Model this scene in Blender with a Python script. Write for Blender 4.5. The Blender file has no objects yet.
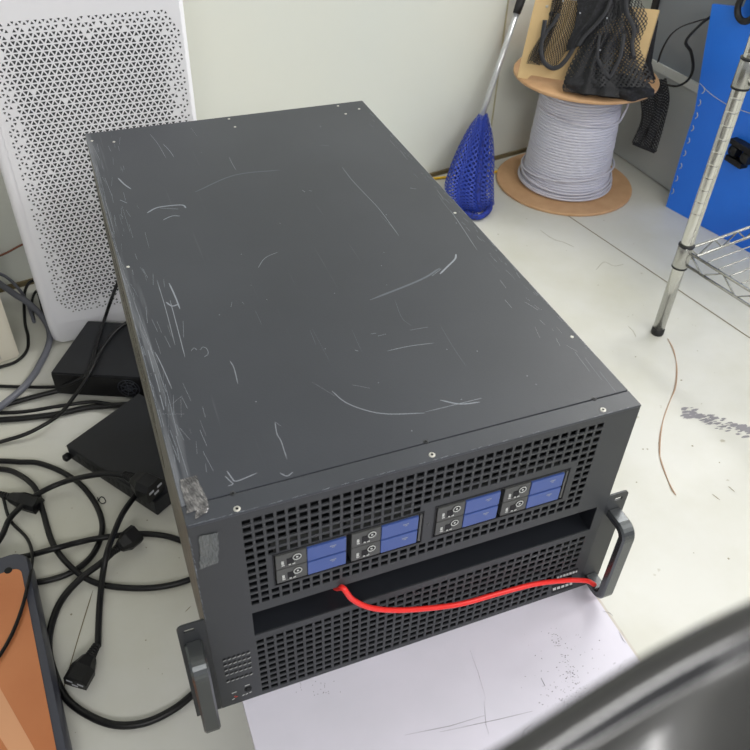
import bpy, bmesh, math, random
from mathutils import Vector, Matrix
rnd = random.Random(7)
S = bpy.context.scene
COL = S.collection
F = -0.25                       # floor height (server underside is z = 0)
H = 0.2995                      # server top

# ------------------------------------------------------------------ camera
RM = ((0.932194, -0.360419, 0.03334), (-0.213359, -0.621559, -0.753752), (0.292389, 0.69553, -0.656313))
CP = Vector((-0.0183, -0.4127, 0.8042)); FP = 792.09
cam_d = bpy.data.cameras.new('camera'); cam = bpy.data.objects.new('camera', cam_d); COL.objects.link(cam)
X, Y, Z = (Vector(r) for r in RM)
m = Matrix((X, -Y, -Z)).transposed().to_4x4(); m.translation = CP
cam.matrix_world = m
cam_d.sensor_width = 36; cam_d.lens = FP / 750 * 36; cam_d.clip_start = 0.01
cam_d.dof.use_dof = True; cam_d.dof.focus_distance = 1.05; cam_d.dof.aperture_fstop = 15
S.camera = cam

def ray(u, v):
    return X * ((u - 375) / FP) + Y * ((v - 375) / FP) + Z
def at(u, v, z=F):              # where the line of sight meets a horizontal level
    d = ray(u, v); return CP + d * ((z - CP.z) / d.z)
def aty(u, v, y):               # ... meets an upright plane parallel to the server front
    d = ray(u, v); return CP + d * ((y - CP.y) / d.y)
def atp(u, v, p0, n):
    d = ray(u, v); return CP + d * ((p0 - CP).dot(n) / d.dot(n))

# ------------------------------------------------------------------ materials
def mat(name, col, rough=0.5, metal=0.0, spec=0.5, noise=None, bump=None, coat=0.0, emit=None):
    M = bpy.data.materials.new(name); M.use_nodes = True
    nt = M.node_tree; b = nt.nodes['Principled BSDF']
    b.inputs['Base Color'].default_value = (*col, 1); b.inputs['Roughness'].default_value = rough
    b.inputs['Metallic'].default_value = metal; b.inputs['Specular IOR Level'].default_value = spec
    b.inputs['Coat Weight'].default_value = coat
    tc = nt.nodes.new('ShaderNodeTexCoord')
    if noise:                   # (scale, second colour, low, high)
        n = nt.nodes.new('ShaderNodeTexNoise'); n.inputs['Scale'].default_value = noise[0]; n.inputs['Detail'].default_value = 6
        nt.links.new(tc.outputs['Object'], n.inputs['Vector'])
        r = nt.nodes.new('ShaderNodeValToRGB'); r.color_ramp.elements[0].position = noise[2]; r.color_ramp.elements[1].position = noise[3]
        r.color_ramp.elements[0].color = (*col, 1); r.color_ramp.elements[1].color = (*noise[1], 1)
        nt.links.new(n.outputs['Fac'], r.inputs['Fac']); nt.links.new(r.outputs['Color'], b.inputs['Base Color'])
    if bump:
        n2 = nt.nodes.new('ShaderNodeTexNoise'); n2.inputs['Scale'].default_value = bump[0]; n2.inputs['Detail'].default_value = 3
        nt.links.new(tc.outputs['Object'], n2.inputs['Vector'])
        bp = nt.nodes.new('ShaderNodeBump'); bp.inputs['Strength'].default_value = bump[1]; bp.inputs['Distance'].default_value = 0.002
        nt.links.new(n2.outputs['Fac'], bp.inputs['Height']); nt.links.new(bp.outputs['Normal'], b.inputs['Normal'])
    if emit:
        b.inputs['Emission Color'].default_value = (*emit[0], 1); b.inputs['Emission Strength'].default_value = emit[1]
    return M

def c(r, g, b):                 # sRGB 0-255 to linear
    f = lambda x: (x / 255 / 12.92) if x <= 10 else ((x / 255 + 0.055) / 1.055) ** 2.4
    return (f(r), f(g), f(b))

def net_mat(name, col, nu, nv, hole=0.0, rough=0.6):
    """knotted net: diamond holes cut from the cloth by its own UV"""
    M = mat(name, col, rough); nt = M.node_tree; b = nt.nodes['Principled BSDF']
    uv = nt.nodes.new('ShaderNodeTexCoord'); sp = nt.nodes.new('ShaderNodeSeparateXYZ')
    nt.links.new(uv.outputs['UV'], sp.inputs[0])
    def ma(op, a, bb=None):
        n = nt.nodes.new('ShaderNodeMath'); n.operation = op
        for i, v in enumerate((a, bb)):
            if v is None: continue
            if isinstance(v, (int, float)): n.inputs[i].default_value = v
            else: nt.links.new(v, n.inputs[i])
        return n.outputs[0]
    a = ma('MULTIPLY', sp.outputs[0], nu * 2 * math.pi); d = ma('MULTIPLY', sp.outputs[1], nv * 2 * math.pi)
    s = ma('MULTIPLY', ma('COSINE', ma('MULTIPLY', ma('ADD', a, d), .5)), ma('COSINE', ma('MULTIPLY', ma('SUBTRACT', a, d), .5)))
    g = ma('GREATER_THAN', ma('ABSOLUTE', s), hole)
    inv = ma('SUBTRACT', 1.0, g)
    nt.links.new(inv, b.inputs['Alpha'])
    return M

M = {}
M['server'] = mat('server_paint', c(52, 55, 62), 0.42, 0.0, 0.5, noise=(9, c(59, 62, 70), .35, .7), bump=(900, .06))
M['server_front'] = mat('server_front_paint', c(53, 55, 58), 0.5, 0.0, 0.4, bump=(900, .05))
M['server_side'] = mat('galvanised_side', c(120, 118, 108), 0.45, 0.3, 0.5, noise=(60, c(88, 86, 78), .4, .65))
M['dark_in'] = mat('dark_interior', c(14, 15, 18), 0.5, 0.0, 0.3)
M['ledge'] = mat('dark_ledge', c(33, 35, 40), 0.3)
M['fan'] = mat('fan_plastic', c(52, 55, 64), 0.4)
M['tray'] = mat('drive_tray_grey', c(72, 73, 72), 0.5)
M['blue'] = mat('tray_blue', c(62, 84, 146), 0.4)
M['chrome'] = mat('handle_metal', c(92, 95, 97), 0.24, 0.7, 0.6)
M['ear'] = mat('ear_metal', c(52, 54, 57), 0.4, 0.3)
M['screw'] = mat('bright_screw', c(205, 203, 196), 0.35, 0.4)
M['scratch'] = mat('bare_scratch', c(140, 145, 154), 0.5)
M['scratch2'] = mat('faint_scratch', c(92, 97, 106), 0.5)
M['tape'] = mat('crinkled_tape', c(128, 126, 128), 0.22, 0.5, 0.6, noise=(110, c(84, 83, 86), .42, .6), bump=(150, .6))
M['tape2'] = mat('clear_tape', c(78, 82, 83), 0.3, 0, 0.5, noise=(120, c(88, 91, 91), .4, .6), bump=(200, .3))
M['white_ink'] = mat('pale_print', c(190, 192, 190), 0.5)
M['red_ink'] = mat('red_print', c(200, 60, 45), 0.5)
M['red'] = mat('red_cable', c(232, 44, 40), 0.38)
M['table'] = mat('white_laminate', c(216, 213, 226), 0.42, noise=(14, c(210, 208, 220), .4, .7))
M['edge'] = mat('table_edge', c(196, 190, 182), 0.5)
M['speck'] = mat('dark_scuffs', c(84, 82, 92), 0.6)
M['purifier'] = mat('purifier_white', c(236, 236, 241), 0.38)
M['screen'] = mat('filter_dark', c(52, 54, 58), 0.7)
M['wall'] = mat('wall_paint', c(217, 218, 208), 0.6, noise=(1.6, c(212, 216, 210), .35, .7))
M['wall_trim'] = mat('wall_joint', c(176, 170, 140), 0.5)
M['ceiling'] = mat('ceiling_white', c(225, 225, 220), 0.8)
M['lamp'] = mat('lamp_panel', (1, 1, 1), 0.5, emit=((1, .98, .94), 4))
M['cab_dark'] = mat('cabinet_dark_grey', c(132, 140, 150), 0.4, 0, noise=(3, c(140, 147, 156), .4, .7))
M['cab_light'] = mat('cabinet_light_grey', c(180, 185, 186), 0.38, 0, noise=(4, c(190, 194, 192), .4, .7))
M['cab_strip'] = mat('cabinet_strip', c(212, 215, 214), 0.4)
M['rubber'] = mat('black_rubber', c(24, 24, 27), 0.55)
M['cord'] = mat('black_cord', c(14, 14, 16), 0.42, 0, 0.35)
M['cord_dark'] = mat('black_plastic', c(15, 15, 17), 0.45, 0, 0.35, noise=(40, c(21, 21, 23), .4, .7))
M['grey_cord'] = mat('grey_cord', c(104, 106, 116), 0.42)
M['device'] = mat('device_black', c(26, 27, 30), 0.5, 0, 0.4, noise=(12, c(32, 34, 38), .35, .7), bump=(700, .1))
M['pin'] = mat('pin_metal', c(190, 192, 198), 0.35, 0.3)
M['blue_box'] = mat('blue_corrugated', c(36, 122, 238), 0.42, noise=(3, c(28, 108, 226), .35, .7))
M['blue_net'] = net_mat('blue_netting', c(34, 60, 160), 30, 26, 0.45)
M['blue_cloth'] = mat('blue_net_folds', c(34, 60, 165), 0.7, noise=(170, c(18, 32, 104), .42, .58), bump=(350, 1.0))
M['black_net'] = net_mat('black_netting', c(24, 25, 29), 15, 19, 0.40)
M['black_net2'] = net_mat('black_netting_dense', c(27, 28, 33), 17, 17, 0.62)
M['flap_net'] = net_mat('black_netting_fine', c(30, 31, 36), 12, 22, 0.48)
M['black_cloth'] = mat('black_cloth', c(24, 25, 30), 0.75, noise=(180, c(44, 44, 52), .5, .7), bump=(300, 1.0))
M['strap'] = mat('black_strap', c(38, 39, 45), 0.5)
M['alu'] = mat('aluminium', c(205, 207, 210), 0.28, 0.6)
M['chip'] = mat('fibreboard', c(204, 164, 124), 0.7, noise=(25, c(193, 152, 112), .35, .7))
M['wire'] = mat('white_wire', c(204, 204, 216), 0.4)
M['beige'] = mat('beige_metal', c(214, 184, 134), 0.45)
M['steel'] = mat('chrome_wire', c(180, 180, 176), 0.2, 0.85)
M['post'] = mat('chrome_post', c(215, 215, 210), 0.14, 0.9)
M['yellow'] = mat('yellow_cable', c(235, 190, 40), 0.45)
M['copper'] = mat('copper_wire', c(186, 152, 126), 0.5)
M['brown'] = mat('brown_cable', c(120, 70, 48), 0.6)
M['cream'] = mat('cream_plastic', c(226, 220, 204), 0.5)
M['case'] = mat('case_grey', c(66, 68, 80), 0.4)
M['panel'] = mat('copper_panel', c(212, 138, 92), 0.32, 0.25, noise=(5, c(196, 120, 76), .35, .7))
M['tan'] = mat('tan_reflection', c(226, 166, 124), 0.45)
M['gloss'] = mat('glossy_black', c(46, 46, 48), 0.2, 0.0, 0.8, coat=0.5)
M['gap'] = mat('dirty_gap', c(112, 100, 72), 0.8)
M['stain'] = mat('adhesive_stain', c(138, 136, 142), 0.8)
M['stain2'] = mat('brown_marks', c(150, 145, 125), 0.8)

# floor: painted slab, worn patches and small stains
def floor_mat():
    m_ = mat('painted_floor', c(214, 213, 202), 0.4, 0, 0.4); nt = m_.node_tree; b = nt.nodes['Principled BSDF']
    tc = nt.nodes.new('ShaderNodeTexCoord')
    n1 = nt.nodes.new('ShaderNodeTexNoise'); n1.inputs['Scale'].default_value = 2.2; n1.inputs['Detail'].default_value = 8
    n1.inputs['Roughness'].default_value = .62
    r1 = nt.nodes.new('ShaderNodeValToRGB')
    r1.color_ramp.elements[0].position = .32; r1.color_ramp.elements[0].color = (*c(198, 197, 184), 1)
    r1.color_ramp.elements[1].position = .62; r1.color_ramp.elements[1].color = (*c(211, 211, 206), 1)
    n2 = nt.nodes.new('ShaderNodeTexNoise'); n2.inputs['Scale'].default_value = 34; n2.inputs['Detail'].default_value = 3
    r2 = nt.nodes.new('ShaderNodeValToRGB')
    r2.color_ramp.elements[0].position = .735; r2.color_ramp.elements[0].color = (0, 0, 0, 1)
    r2.color_ramp.elements[1].position = .78; r2.color_ramp.elements[1].color = (.6, .6, .6, 1)
    mx = nt.nodes.new('ShaderNodeMix'); mx.data_type = 'RGBA'
    for n in (n1, n2): nt.links.new(tc.outputs['Object'], n.inputs['Vector'])
    nt.links.new(n1.outputs['Fac'], r1.inputs['Fac']); nt.links.new(n2.outputs['Fac'], r2.inputs['Fac'])
    nt.links.new(r2.outputs['Color'], mx.inputs['Factor']); nt.links.new(r1.outputs['Color'], mx.inputs[6])
    mx.inputs[7].default_value = (*c(150, 142, 118), 1)
    nt.links.new(mx.outputs[2], b.inputs['Base Color'])
    return m_
M['floor'] = floor_mat()

# worn sheet metal of the cover: long fine scratches plus scuffed left edge
def cover_mat():
    m_ = mat('scratched_cover', c(58, 61, 66), 0.42, 0, 0.5); nt = m_.node_tree; b = nt.nodes['Principled BSDF']
    tc = nt.nodes.new('ShaderNodeTexCoord')
    def L(a, bb): nt.links.new(a, bb)
    def noise(scale, det, sv=None, rot=0):
        n = nt.nodes.new('ShaderNodeTexNoise'); n.inputs['Scale'].default_value = scale; n.inputs['Detail'].default_value = det
        if sv:
            mp = nt.nodes.new('ShaderNodeMapping'); mp.inputs['Scale'].default_value = sv; mp.inputs['Rotation'].default_value = (0, 0, rot)
            L(tc.outputs['Object'], mp.inputs['Vector']); L(mp.outputs[0], n.inputs['Vector'])
        else: L(tc.outputs['Object'], n.inputs['Vector'])
        return n.outputs['Fac']
    def ramp(f, a, bb, ca, cb):
        r = nt.nodes.new('ShaderNodeValToRGB'); r.color_ramp.elements[0].position = a; r.color_ramp.elements[1].position = bb
        r.color_ramp.elements[0].color = (*ca, 1); r.color_ramp.elements[1].color = (*cb, 1); L(f, r.inputs['Fac']); return r.outputs['Color']
    base = ramp(noise(5, 6), .35, .7, c(48, 51, 59), c(56, 59, 67))
    streak = ramp(noise(1, 4, (260, 5, 1), .12), .70, .80, (0, 0, 0), (.35, .35, .35))
    # wear: band along the left edge, broken up by noise (object x is measured from the root at x = .215)
    sx = nt.nodes.new('ShaderNodeSeparateXYZ'); L(tc.outputs['Object'], sx.inputs[0])
    mr = nt.nodes.new('ShaderNodeMapRange'); mr.inputs[1].default_value = -.215; mr.inputs[2].default_value = -.165; mr.inputs[3].default_value = 1; mr.inputs[4].default_value = 0
    L(sx.outputs[0], mr.inputs[0])
    mr2 = nt.nodes.new('ShaderNodeMapRange'); mr2.inputs[1].default_value = .19; mr2.inputs[2].default_value = .215; mr2.inputs[3].default_value = 0; mr2.inputs[4].default_value = .55
    L(sx.outputs[0], mr2.inputs[0])
    ad0 = nt.nodes.new('ShaderNodeMath'); ad0.operation = 'ADD'; L(mr.outputs[0], ad0.inputs[0]); L(mr2.outputs[0], ad0.inputs[1])
    w = noise(1, 8, (170, 9, 1), .06)
    ml = nt.nodes.new('ShaderNodeMath'); ml.operation = 'MULTIPLY'; L(ad0.outputs[0], ml.inputs[0]); L(w, ml.inputs[1])
    wear = ramp(ml.outputs[0], .38, .64, (0, 0, 0), (.5, .5, .5))
    mx1 = nt.nodes.new('ShaderNodeMix'); mx1.data_type = 'RGBA'; L(streak, mx1.inputs[0]); L(base, mx1.inputs[6]); mx1.inputs[7].default_value = (*c(108, 112, 120), 1)
    mx2 = nt.nodes.new('ShaderNodeMix'); mx2.data_type = 'RGBA'; L(wear, mx2.inputs[0]); L(mx1.outputs[2], mx2.inputs[6]); mx2.inputs[7].default_value = (*c(138, 141, 148), 1)
    L(mx2.outputs[2], b.inputs['Base Color'])
    n = nt.nodes.new('ShaderNodeBump'); n.inputs['Strength'].default_value = .05; n.inputs['Distance'].default_value = .002
    L(noise(700, 2), n.inputs['Height']); L(n.outputs[0], b.inputs['Normal'])
    return m_
M['cover'] = cover_mat()

# ------------------------------------------------------------------ mesh helpers (world coordinates, shifted when linked)
class MB:
    def __init__(s): s.bm = bmesh.new(); s.uv = s.bm.loops.layers.uv.new('UVMap')
    def face(s, pts, mi=0):
        f = s.bm.faces.new([s.bm.verts.new(p) for p in pts]); f.material_index = mi; return f
    def box(s, a, b, rz=0, piv=None, mi=0, bev=0):
        before = set(s.bm.verts)
        r = bmesh.ops.create_cube(s.bm, size=1); vs = r['verts']
        ctr = (Vector(a) + Vector(b)) / 2; d = Vector(b) - Vector(a)
        for v in vs: v.co = Vector((v.co.x * d.x, v.co.y * d.y, v.co.z * d.z)) + ctr
        fs = {f for v in vs for f in v.link_faces}
        for f in fs: f.material_index = mi
        if bev:
            es = list({e for v in vs for e in v.link_edges})
            bmesh.ops.bevel(s.bm, geom=es, offset=bev, segments=2, affect='EDGES', profile=.6)
        if rz:
            p = Vector(piv) if piv is not None else ctr
            bmesh.ops.rotate(s.bm, verts=[v for v in s.bm.verts if v not in before], cent=p, matrix=Matrix.Rotation(rz, 3, 'Z'))
        return s
    def prism(s, poly, off, mi=0, bev=0):         # poly: 3D points of one face, off: extrusion vector
        off = Vector(off); n = len(poly)
        a = [s.bm.verts.new(p) for p in poly]; b = [s.bm.verts.new(Vector(p) + off) for p in poly]
        fs = [s.bm.faces.new(a), s.bm.faces.new(b[::-1])]
        for i in range(n): fs.append(s.bm.faces.new((a[i], b[i], b[(i + 1) % n], a[(i + 1) % n])))
        for f in fs: f.material_index = mi
        if bev:
            es = list({e for f in fs for e in f.edges}); bmesh.ops.bevel(s.bm, geom=es, offset=bev, segments=2, affect='EDGES')
        return s
    def tube(s, pts, r, seg=10, mi=0, closed=False, sx=1.0, sy=1.0, up=None):
        pts = [Vector(p) for p in pts]; n = len(pts); rings = []
        u = None
        for i, p in enumerate(pts):
            a = pts[(i - 1) % n] if (i > 0 or closed) else p; b = pts[(i + 1) % n] if (i < n - 1 or closed) else p
            t = (b - a).normalized()
            if u is None:
                u = (Vector(up) if up is not None else (Vector((0, 0, 1)) if abs(t.z) < .9 else Vector((1, 0, 0))))
            u = (u - t * u.dot(t)).normalized(); w = t.cross(u)
            rr = r[i] if isinstance(r, (list, tuple)) else r
            rings.append([s.bm.verts.new(p + u * math.cos(k * 2 * math.pi / seg + math.pi / seg) * rr * sx + w * math.sin(k * 2 * math.pi / seg + math.pi / seg) * rr * sy) for k in range(seg)])
        m_ = n if closed else n - 1
        for i in range(m_):
            A, B = rings[i], rings[(i + 1) % n]
            for k in range(seg):
                f = s.bm.faces.new((A[k], A[(k + 1) % seg], B[(k + 1) % seg], B[k])); f.material_index = mi; f.smooth = seg > 4
        if not closed:
            s.bm.faces.new(rings[0][::-1]).material_index = mi; s.bm.faces.new(rings[-1]).material_index = mi
        return s
    def lathe(s, prof, ctr, seg=64, axis=None, mi=0, smooth=True):    # prof: (r, h)
        ctr = Vector(ctr); q = Vector((0, 0, 1)).rotation_difference(Vector(axis)) if axis is not None else None
        rings = []
        for r, h in prof:
            ring = []
            for k in range(seg):
                a = 2 * math.pi * k / seg; p = Vector((r * math.cos(a), r * math.sin(a), h))
                if q: p = q @ p
                ring.append(s.bm.verts.new(ctr + p))
            rings.append(ring)
        for A, B in zip(rings, rings[1:]):
            for k in range(seg):
                f = s.bm.faces.new((A[k], A[(k + 1) % seg], B[(k + 1) % seg], B[k])); f.smooth = smooth; f.material_index = mi
        if prof[0][0] > 1e-6: s.bm.faces.new(rings[0][::-1]).material_index = mi
        if prof[-1][0] > 1e-6: s.bm.faces.new(rings[-1]).material_index = mi
        return s
    def grid(s, P, smooth=True, closed=False, mi=0):                   # rows of points, with UV
        R = [[s.bm.verts.new(p) for p in row] for row in P]; n, k = len(R), len(R[0])
        for i in range(n - 1):
            for j in range(k if closed else k - 1):
                jj = (j + 1) % k
                f = s.bm.faces.new((R[i][j], R[i][jj], R[i + 1][jj], R[i + 1][j])); f.smooth = smooth; f.material_index = mi
                for l, (a, b) in zip(f.loops, ((i, j), (i, j + 1), (i + 1, j + 1), (i + 1, j))):
                    l[s.uv].uv = (b / (k - 1 if not closed else k), a / (n - 1))
        return s
    def link(s, name, m_, parent=None, origin=None, recalc=True):
        if recalc: bmesh.ops.recalc_face_normals(s.bm, faces=s.bm.faces)
        org = Vector(ORG[parent.name]) if parent is not None else Vector(origin if origin is not None else (0, 0, 0))
        for v in s.bm.verts: v.co -= org
        me = bpy.data.meshes.new(name); s.bm.to_mesh(me); s.bm.free()
        for x in (m_ if isinstance(m_, (list, tuple)) else [m_]): me.materials.append(M[x])
        o = bpy.data.objects.new(name, me); COL.objects.link(o)
        if parent is not None: o.parent = parent
        else: o.location = org
        ORG[o.name] = tuple(org)
        return o
ORG = {}
def thing(name, loc, label, cat, group=None):
    o = bpy.data.objects.new(name, None); o.empty_display_size = .05; COL.objects.link(o); o.location = loc; ORG[o.name] = tuple(loc)
    return tag(o, label, cat, group)
def tag(o, label, cat, group=None):
    o['label'] = label; o['category'] = cat
    if group: o['group'] = group
    return o
def struct(o): o['kind'] = 'structure'; return o

def spline(pts, n=8):           # Catmull-Rom through points
    P = [Vector(p) for p in pts]; out = []
    P = [P[0] * 2 - P[1]] + P + [P[-1] * 2 - P[-2]]
    for i in range(1, len(P) - 2):
        a, b, c_, d = P[i - 1], P[i], P[i + 1], P[i + 2]
        for k in range(n):
            t = k / n
            out.append(.5 * ((2 * b) + (c_ - a) * t + (2 * a - 5 * b + 4 * c_ - d) * t * t + (3 * b - a - 3 * c_ + d) * t ** 3))
    out.append(P[-2]); return out

def ribbon(mb, pts, w, z_up=(0, 0, 1), mi=0):     # thin flat streak following pts
    pts = [Vector(p) for p in pts]; up = Vector(z_up); L_, R_ = [], []
    for i, p in enumerate(pts):
        t = (pts[min(i + 1, len(pts) - 1)] - pts[max(i - 1, 0)]).normalized(); s_ = t.cross(up).normalized()
        k = w * (0.35 if i in (0, len(pts) - 1) else 1) / 2
        L_.append(mb.bm.verts.new(p + s_ * k)); R_.append(mb.bm.verts.new(p - s_ * k))
    for i in range(len(pts) - 1):
        mb.bm.faces.new((L_[i], R_[i], R_[i + 1], L_[i + 1])).material_index = mi

def perforated(mb, xs, zs, hole, y0, y1, mi=0):   # plate in the XZ plane with rectangular holes
    nx, nz = len(xs) - 1, len(zs) - 1
    hm = [[hole((xs[i] + xs[i + 1]) / 2, (zs[j] + zs[j + 1]) / 2) for j in range(nz)] for i in range(nx)]
    V = {}
    def v(i, j, b):
        k = (i, j, b)
        if k not in V: V[k] = mb.bm.verts.new((xs[i], y1 if b else y0, zs[j]))
        return V[k]
    for i in range(nx):
        for j in range(nz):
            if hm[i][j]: continue
            mb.bm.faces.new((v(i, j, 0), v(i + 1, j, 0), v(i + 1, j + 1, 0), v(i, j + 1, 0))).material_index = mi
            mb.bm.faces.new((v(i, j + 1, 1), v(i + 1, j + 1, 1), v(i + 1, j, 1), v(i, j, 1))).material_index = mi
            if i == 0 or hm[i - 1][j]: mb.bm.faces.new((v(i, j, 1), v(i, j, 0), v(i, j + 1, 0), v(i, j + 1, 1))).material_index = mi
            if i == nx - 1 or hm[i + 1][j]: mb.bm.faces.new((v(i + 1, j, 0), v(i + 1, j, 1), v(i + 1, j + 1, 1), v(i + 1, j + 1, 0))).material_index = mi
            if j == 0 or hm[i][j - 1]: mb.bm.faces.new((v(i, j, 0), v(i, j, 1), v(i + 1, j, 1), v(i + 1, j, 0))).material_index = mi
            if j == nz - 1 or hm[i][j + 1]: mb.bm.faces.new((v(i, j + 1, 1), v(i, j + 1, 0), v(i + 1, j + 1, 0), v(i + 1, j + 1, 1))).material_index = mi
def uniq(l):
    l = sorted(l); o = [l[0]]
    for x in l[1:]:
        if x - o[-1] > 1e-5: o.append(x)
    return o

# ------------------------------------------------------------------ the room
T10 = math.radians(10.5)
wx = Vector((math.cos(T10), math.sin(T10), 0)); wn = Vector((-math.sin(T10), math.cos(T10), 0))
WB = Vector((0.9463, 1.4655, 0))                       # a point on the back wall line
def wallpt(s, z, d=0): p = WB + wx * s + wn * d; return Vector((p.x, p.y, z))
CEIL = 2.15
fl = MB(); fl.prism([(-3.2, -3.2, F - .02), (4.2, -3.2, F - .02), (4.2, 3.2, F - .02), (-3.2, 3.2, F - .02)], (0, 0, .02))
def fstreak(px, w, mi, z=.0004, n=4):
    ribbon(fl, spline([at(u, v, F + z) for u, v in px], n), w, mi=mi)
a_, b_ = at(570, 217, F + .0004), at(750, 338, F + .0004); d_ = (b_ - a_)
ribbon(fl, [a_ - d_ * .6, a_, b_, b_ + d_ * 2], .0032, mi=1)
fstreak([(93, 590), (80, 632), (66, 680), (57, 712)], .0014, 1)
fstreak([(540, 230), (553, 239), (563, 242), (574, 247)], .0016, 2)
fstreak([(596, 270), (604, 262), (614, 266), (624, 264)], .0012, 2)
fstreak([(628, 326), (633, 331), (636, 337)], .0014, 2)
fstreak([(720, 500), (712, 494)], .002, 2); fstreak([(728, 486), (735, 492)], .002, 2)
fstreak([(185, 612), (191, 606)], .0015, 2); fstreak([(150, 724), (156, 716)], .0015, 2)
for i in range(130):                                  # old adhesive, right of the server
    t = rnd.random() ** 1.2; u = 684 + 75 * t; v = 412 + 20 * t + rnd.gauss(0, 2.6) * (1 - .3 * t) + (3 if i % 3 == 0 and t > .4 else 0)
    p = at(u, v, F + .0004); k = rnd.uniform(.0025, .0075)
    fl.face([p + Vector((math.cos(a) * k * rnd.uniform(.7, 2.0), (math.sin(a) - .5 * math.cos(a)) * k * .45 * rnd.uniform(.6, 1.2), rnd.uniform(0, .0001))) for a in [j * math.pi / 3.5 for j in range(7)]], 3)
for i in range(70):                                   # crumbs and specks
    u, v = (rnd.uniform(470, 750), rnd.uniform(200, 560)) if i % 3 else (rnd.uniform(10, 190), rnd.uniform(430, 740))
    p = at(u, v, F + .0005); k = rnd.uniform(.0006, .0022)
    fl.face([p + Vector((math.cos(a) * k * rnd.uniform(.5, 1.4), math.sin(a) * k, 0)) for a in (0, 1.3, 2.6, 3.9, 5.1)], 2)
struct(fl.link('floor', ['floor', 'gap', 'stain2', 'stain'], recalc=False))
w = MB(); w.prism([wallpt(-4, F), wallpt(2.6, F), wallpt(2.6, CEIL), wallpt(-4, CEIL)], wn * .08); struct(w.link('wall_back', 'wall'))
w = MB(); w.prism([(4.1, -3.2, F), (4.1, 2.1, F), (4.1, 2.1, CEIL), (4.1, -3.2, CEIL)], (.08, 0, 0)); struct(w.link('wall_right', 'wall'))
w = MB(); w.prism([(-3.2, -3.2, CEIL), (4.2, -3.2, CEIL), (4.2, 3.2, CEIL), (-3.2, 3.2, CEIL)], (0, 0, .05)); struct(w.link('ceiling', 'ceiling'))
w = MB(); w.prism([wallpt(-4, F, -.006), wallpt(.64, F, -.006), wallpt(.64, F + .012, -.006), wallpt(-4, F + .012, -.006)], wn * .006); struct(w.link('baseboard_back', 'gap'))
sj = (atp(491, 123, WB, wn) - WB).dot(wx)
w = MB(); w.prism([wallpt(sj, F, -.002), wallpt(sj + .004, F, -.002), wallpt(sj + .004, CEIL, -.002), wallpt(sj, CEIL, -.002)], wn * .002); struct(w.link('trim_1', 'wall_trim'))

# right lamp, overhead fill, and a frontal light added to brighten the purifier
def area(name, loc, tgt, sx, sy, p, col=(1, .985, .97)):
    l = bpy.data.lights.new(name, 'AREA'); l.shape = 'RECTANGLE'; l.size = sx; l.size_y = sy; l.energy = p; l.color = col
    o = bpy.data.objects.new(name, l); COL.objects.link(o); o.location = loc
    o.rotation_euler = (Vector(tgt) - Vector(loc)).to_track_quat('-Z', 'Y').to_euler(); return o
LIGHTS = [((2.2, 1.1, 2.05), (.5, .5, 0), 1.4, .6, 55), ((1.5, -1.1, 2.05), (.2, .6, 0), 1.4, .6, 36), ((-.1, -2.3, 1.75), (.1, 1.0, -.1), 1.4, .5, 34)]
for i, (lo, tg, sx, sy, p) in enumerate(LIGHTS): area('key_fill_light', lo, tg, sx, sy, p)
W = bpy.data.worlds.new('world'); S.world = W; W.use_nodes = True
W.node_tree.nodes['Background'].inputs[0].default_value = (.93, .96, 1, 1); W.node_tree.nodes['Background'].inputs[1].default_value = .42

# ------------------------------------------------------------------ low white table under the server
t = thing('low_table', (.233, .1, F), 'low white tabletop with dark scuffs that the black rack server stands on', 'table')
TZ = -.0005
m_ = MB(); m_.box((.022, -.62, -.022), (.4435, .72, TZ)); top = m_.link('tabletop', 'table', t)
m_ = MB(); m_.box((.4440, -.62, -.024), (.4475, .72, TZ - .0015)); m_.link('edge_band', 'edge', t)
for x in (.13, .37):
    for y in (-.5, .66):
        m_ = MB(); m_.box((x - .02, y - .02, F), (x + .02, y + .02, -.022)); m_.link('leg', 'table', t)
m_ = MB()
def tp(u, v): return at(u, v, TZ + .0003)
for i in range(230):
    g = rnd.random()
    if g < .6: u, v = rnd.gauss(575, 22), rnd.gauss(690, 14)
    elif g < .85: s_ = rnd.random(); u, v = 553 + 22 * s_ + rnd.gauss(0, 3), 632 + 50 * s_ + rnd.gauss(0, 3)
    else: u, v = rnd.uniform(520, 625), rnd.uniform(630, 700)
    p = tp(u, v)
    if not (.03 < p.x < .44): continue
    k = rnd.uniform(.0002, .0006); a = rnd.uniform(0, 3)
    m_.face([p + Vector((math.cos(a + q) * k * (1.8 if j % 2 else 1), math.sin(a + q) * k, 0)) for j, q in enumerate((0, 1.57, 3.14, 4.7))])
for i in range(22):
    p = tp(rnd.gauss(315, 9), rnd.gauss(687, 5)); k = .0005
    m_.face([p + Vector((k, 0, 0)), p + Vector((0, k, 0)), p + Vector((-k, 0, 0)), p + Vector((0, -k, 0))])
for px, w_ in (([(603, 611), (610, 613), (613, 616)], .0007), ([(619, 632), (623, 640), (626, 643)], .0007), ([(621, 630), (624, 636)], .0006), ([(541, 678), (545, 686)], .0016),
               ([(405, 735), (450, 726), (486, 715)], .0004), ([(440, 732), (500, 719), (533, 711)], .0004), ([(484, 701), (486, 725), (489, 735)], .0003), ([(470, 650), (478, 672), (486, 700)], .0002),
               ([(612, 684), (618, 688)], .001), ([(520, 745), (524, 730), (532, 724)], .0004)):
    ribbon(m_, [tp(u, v) for u, v in px], w_)
m_.link('scuff_marks', 'speck', top)['kind'] = 'stuff'

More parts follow.
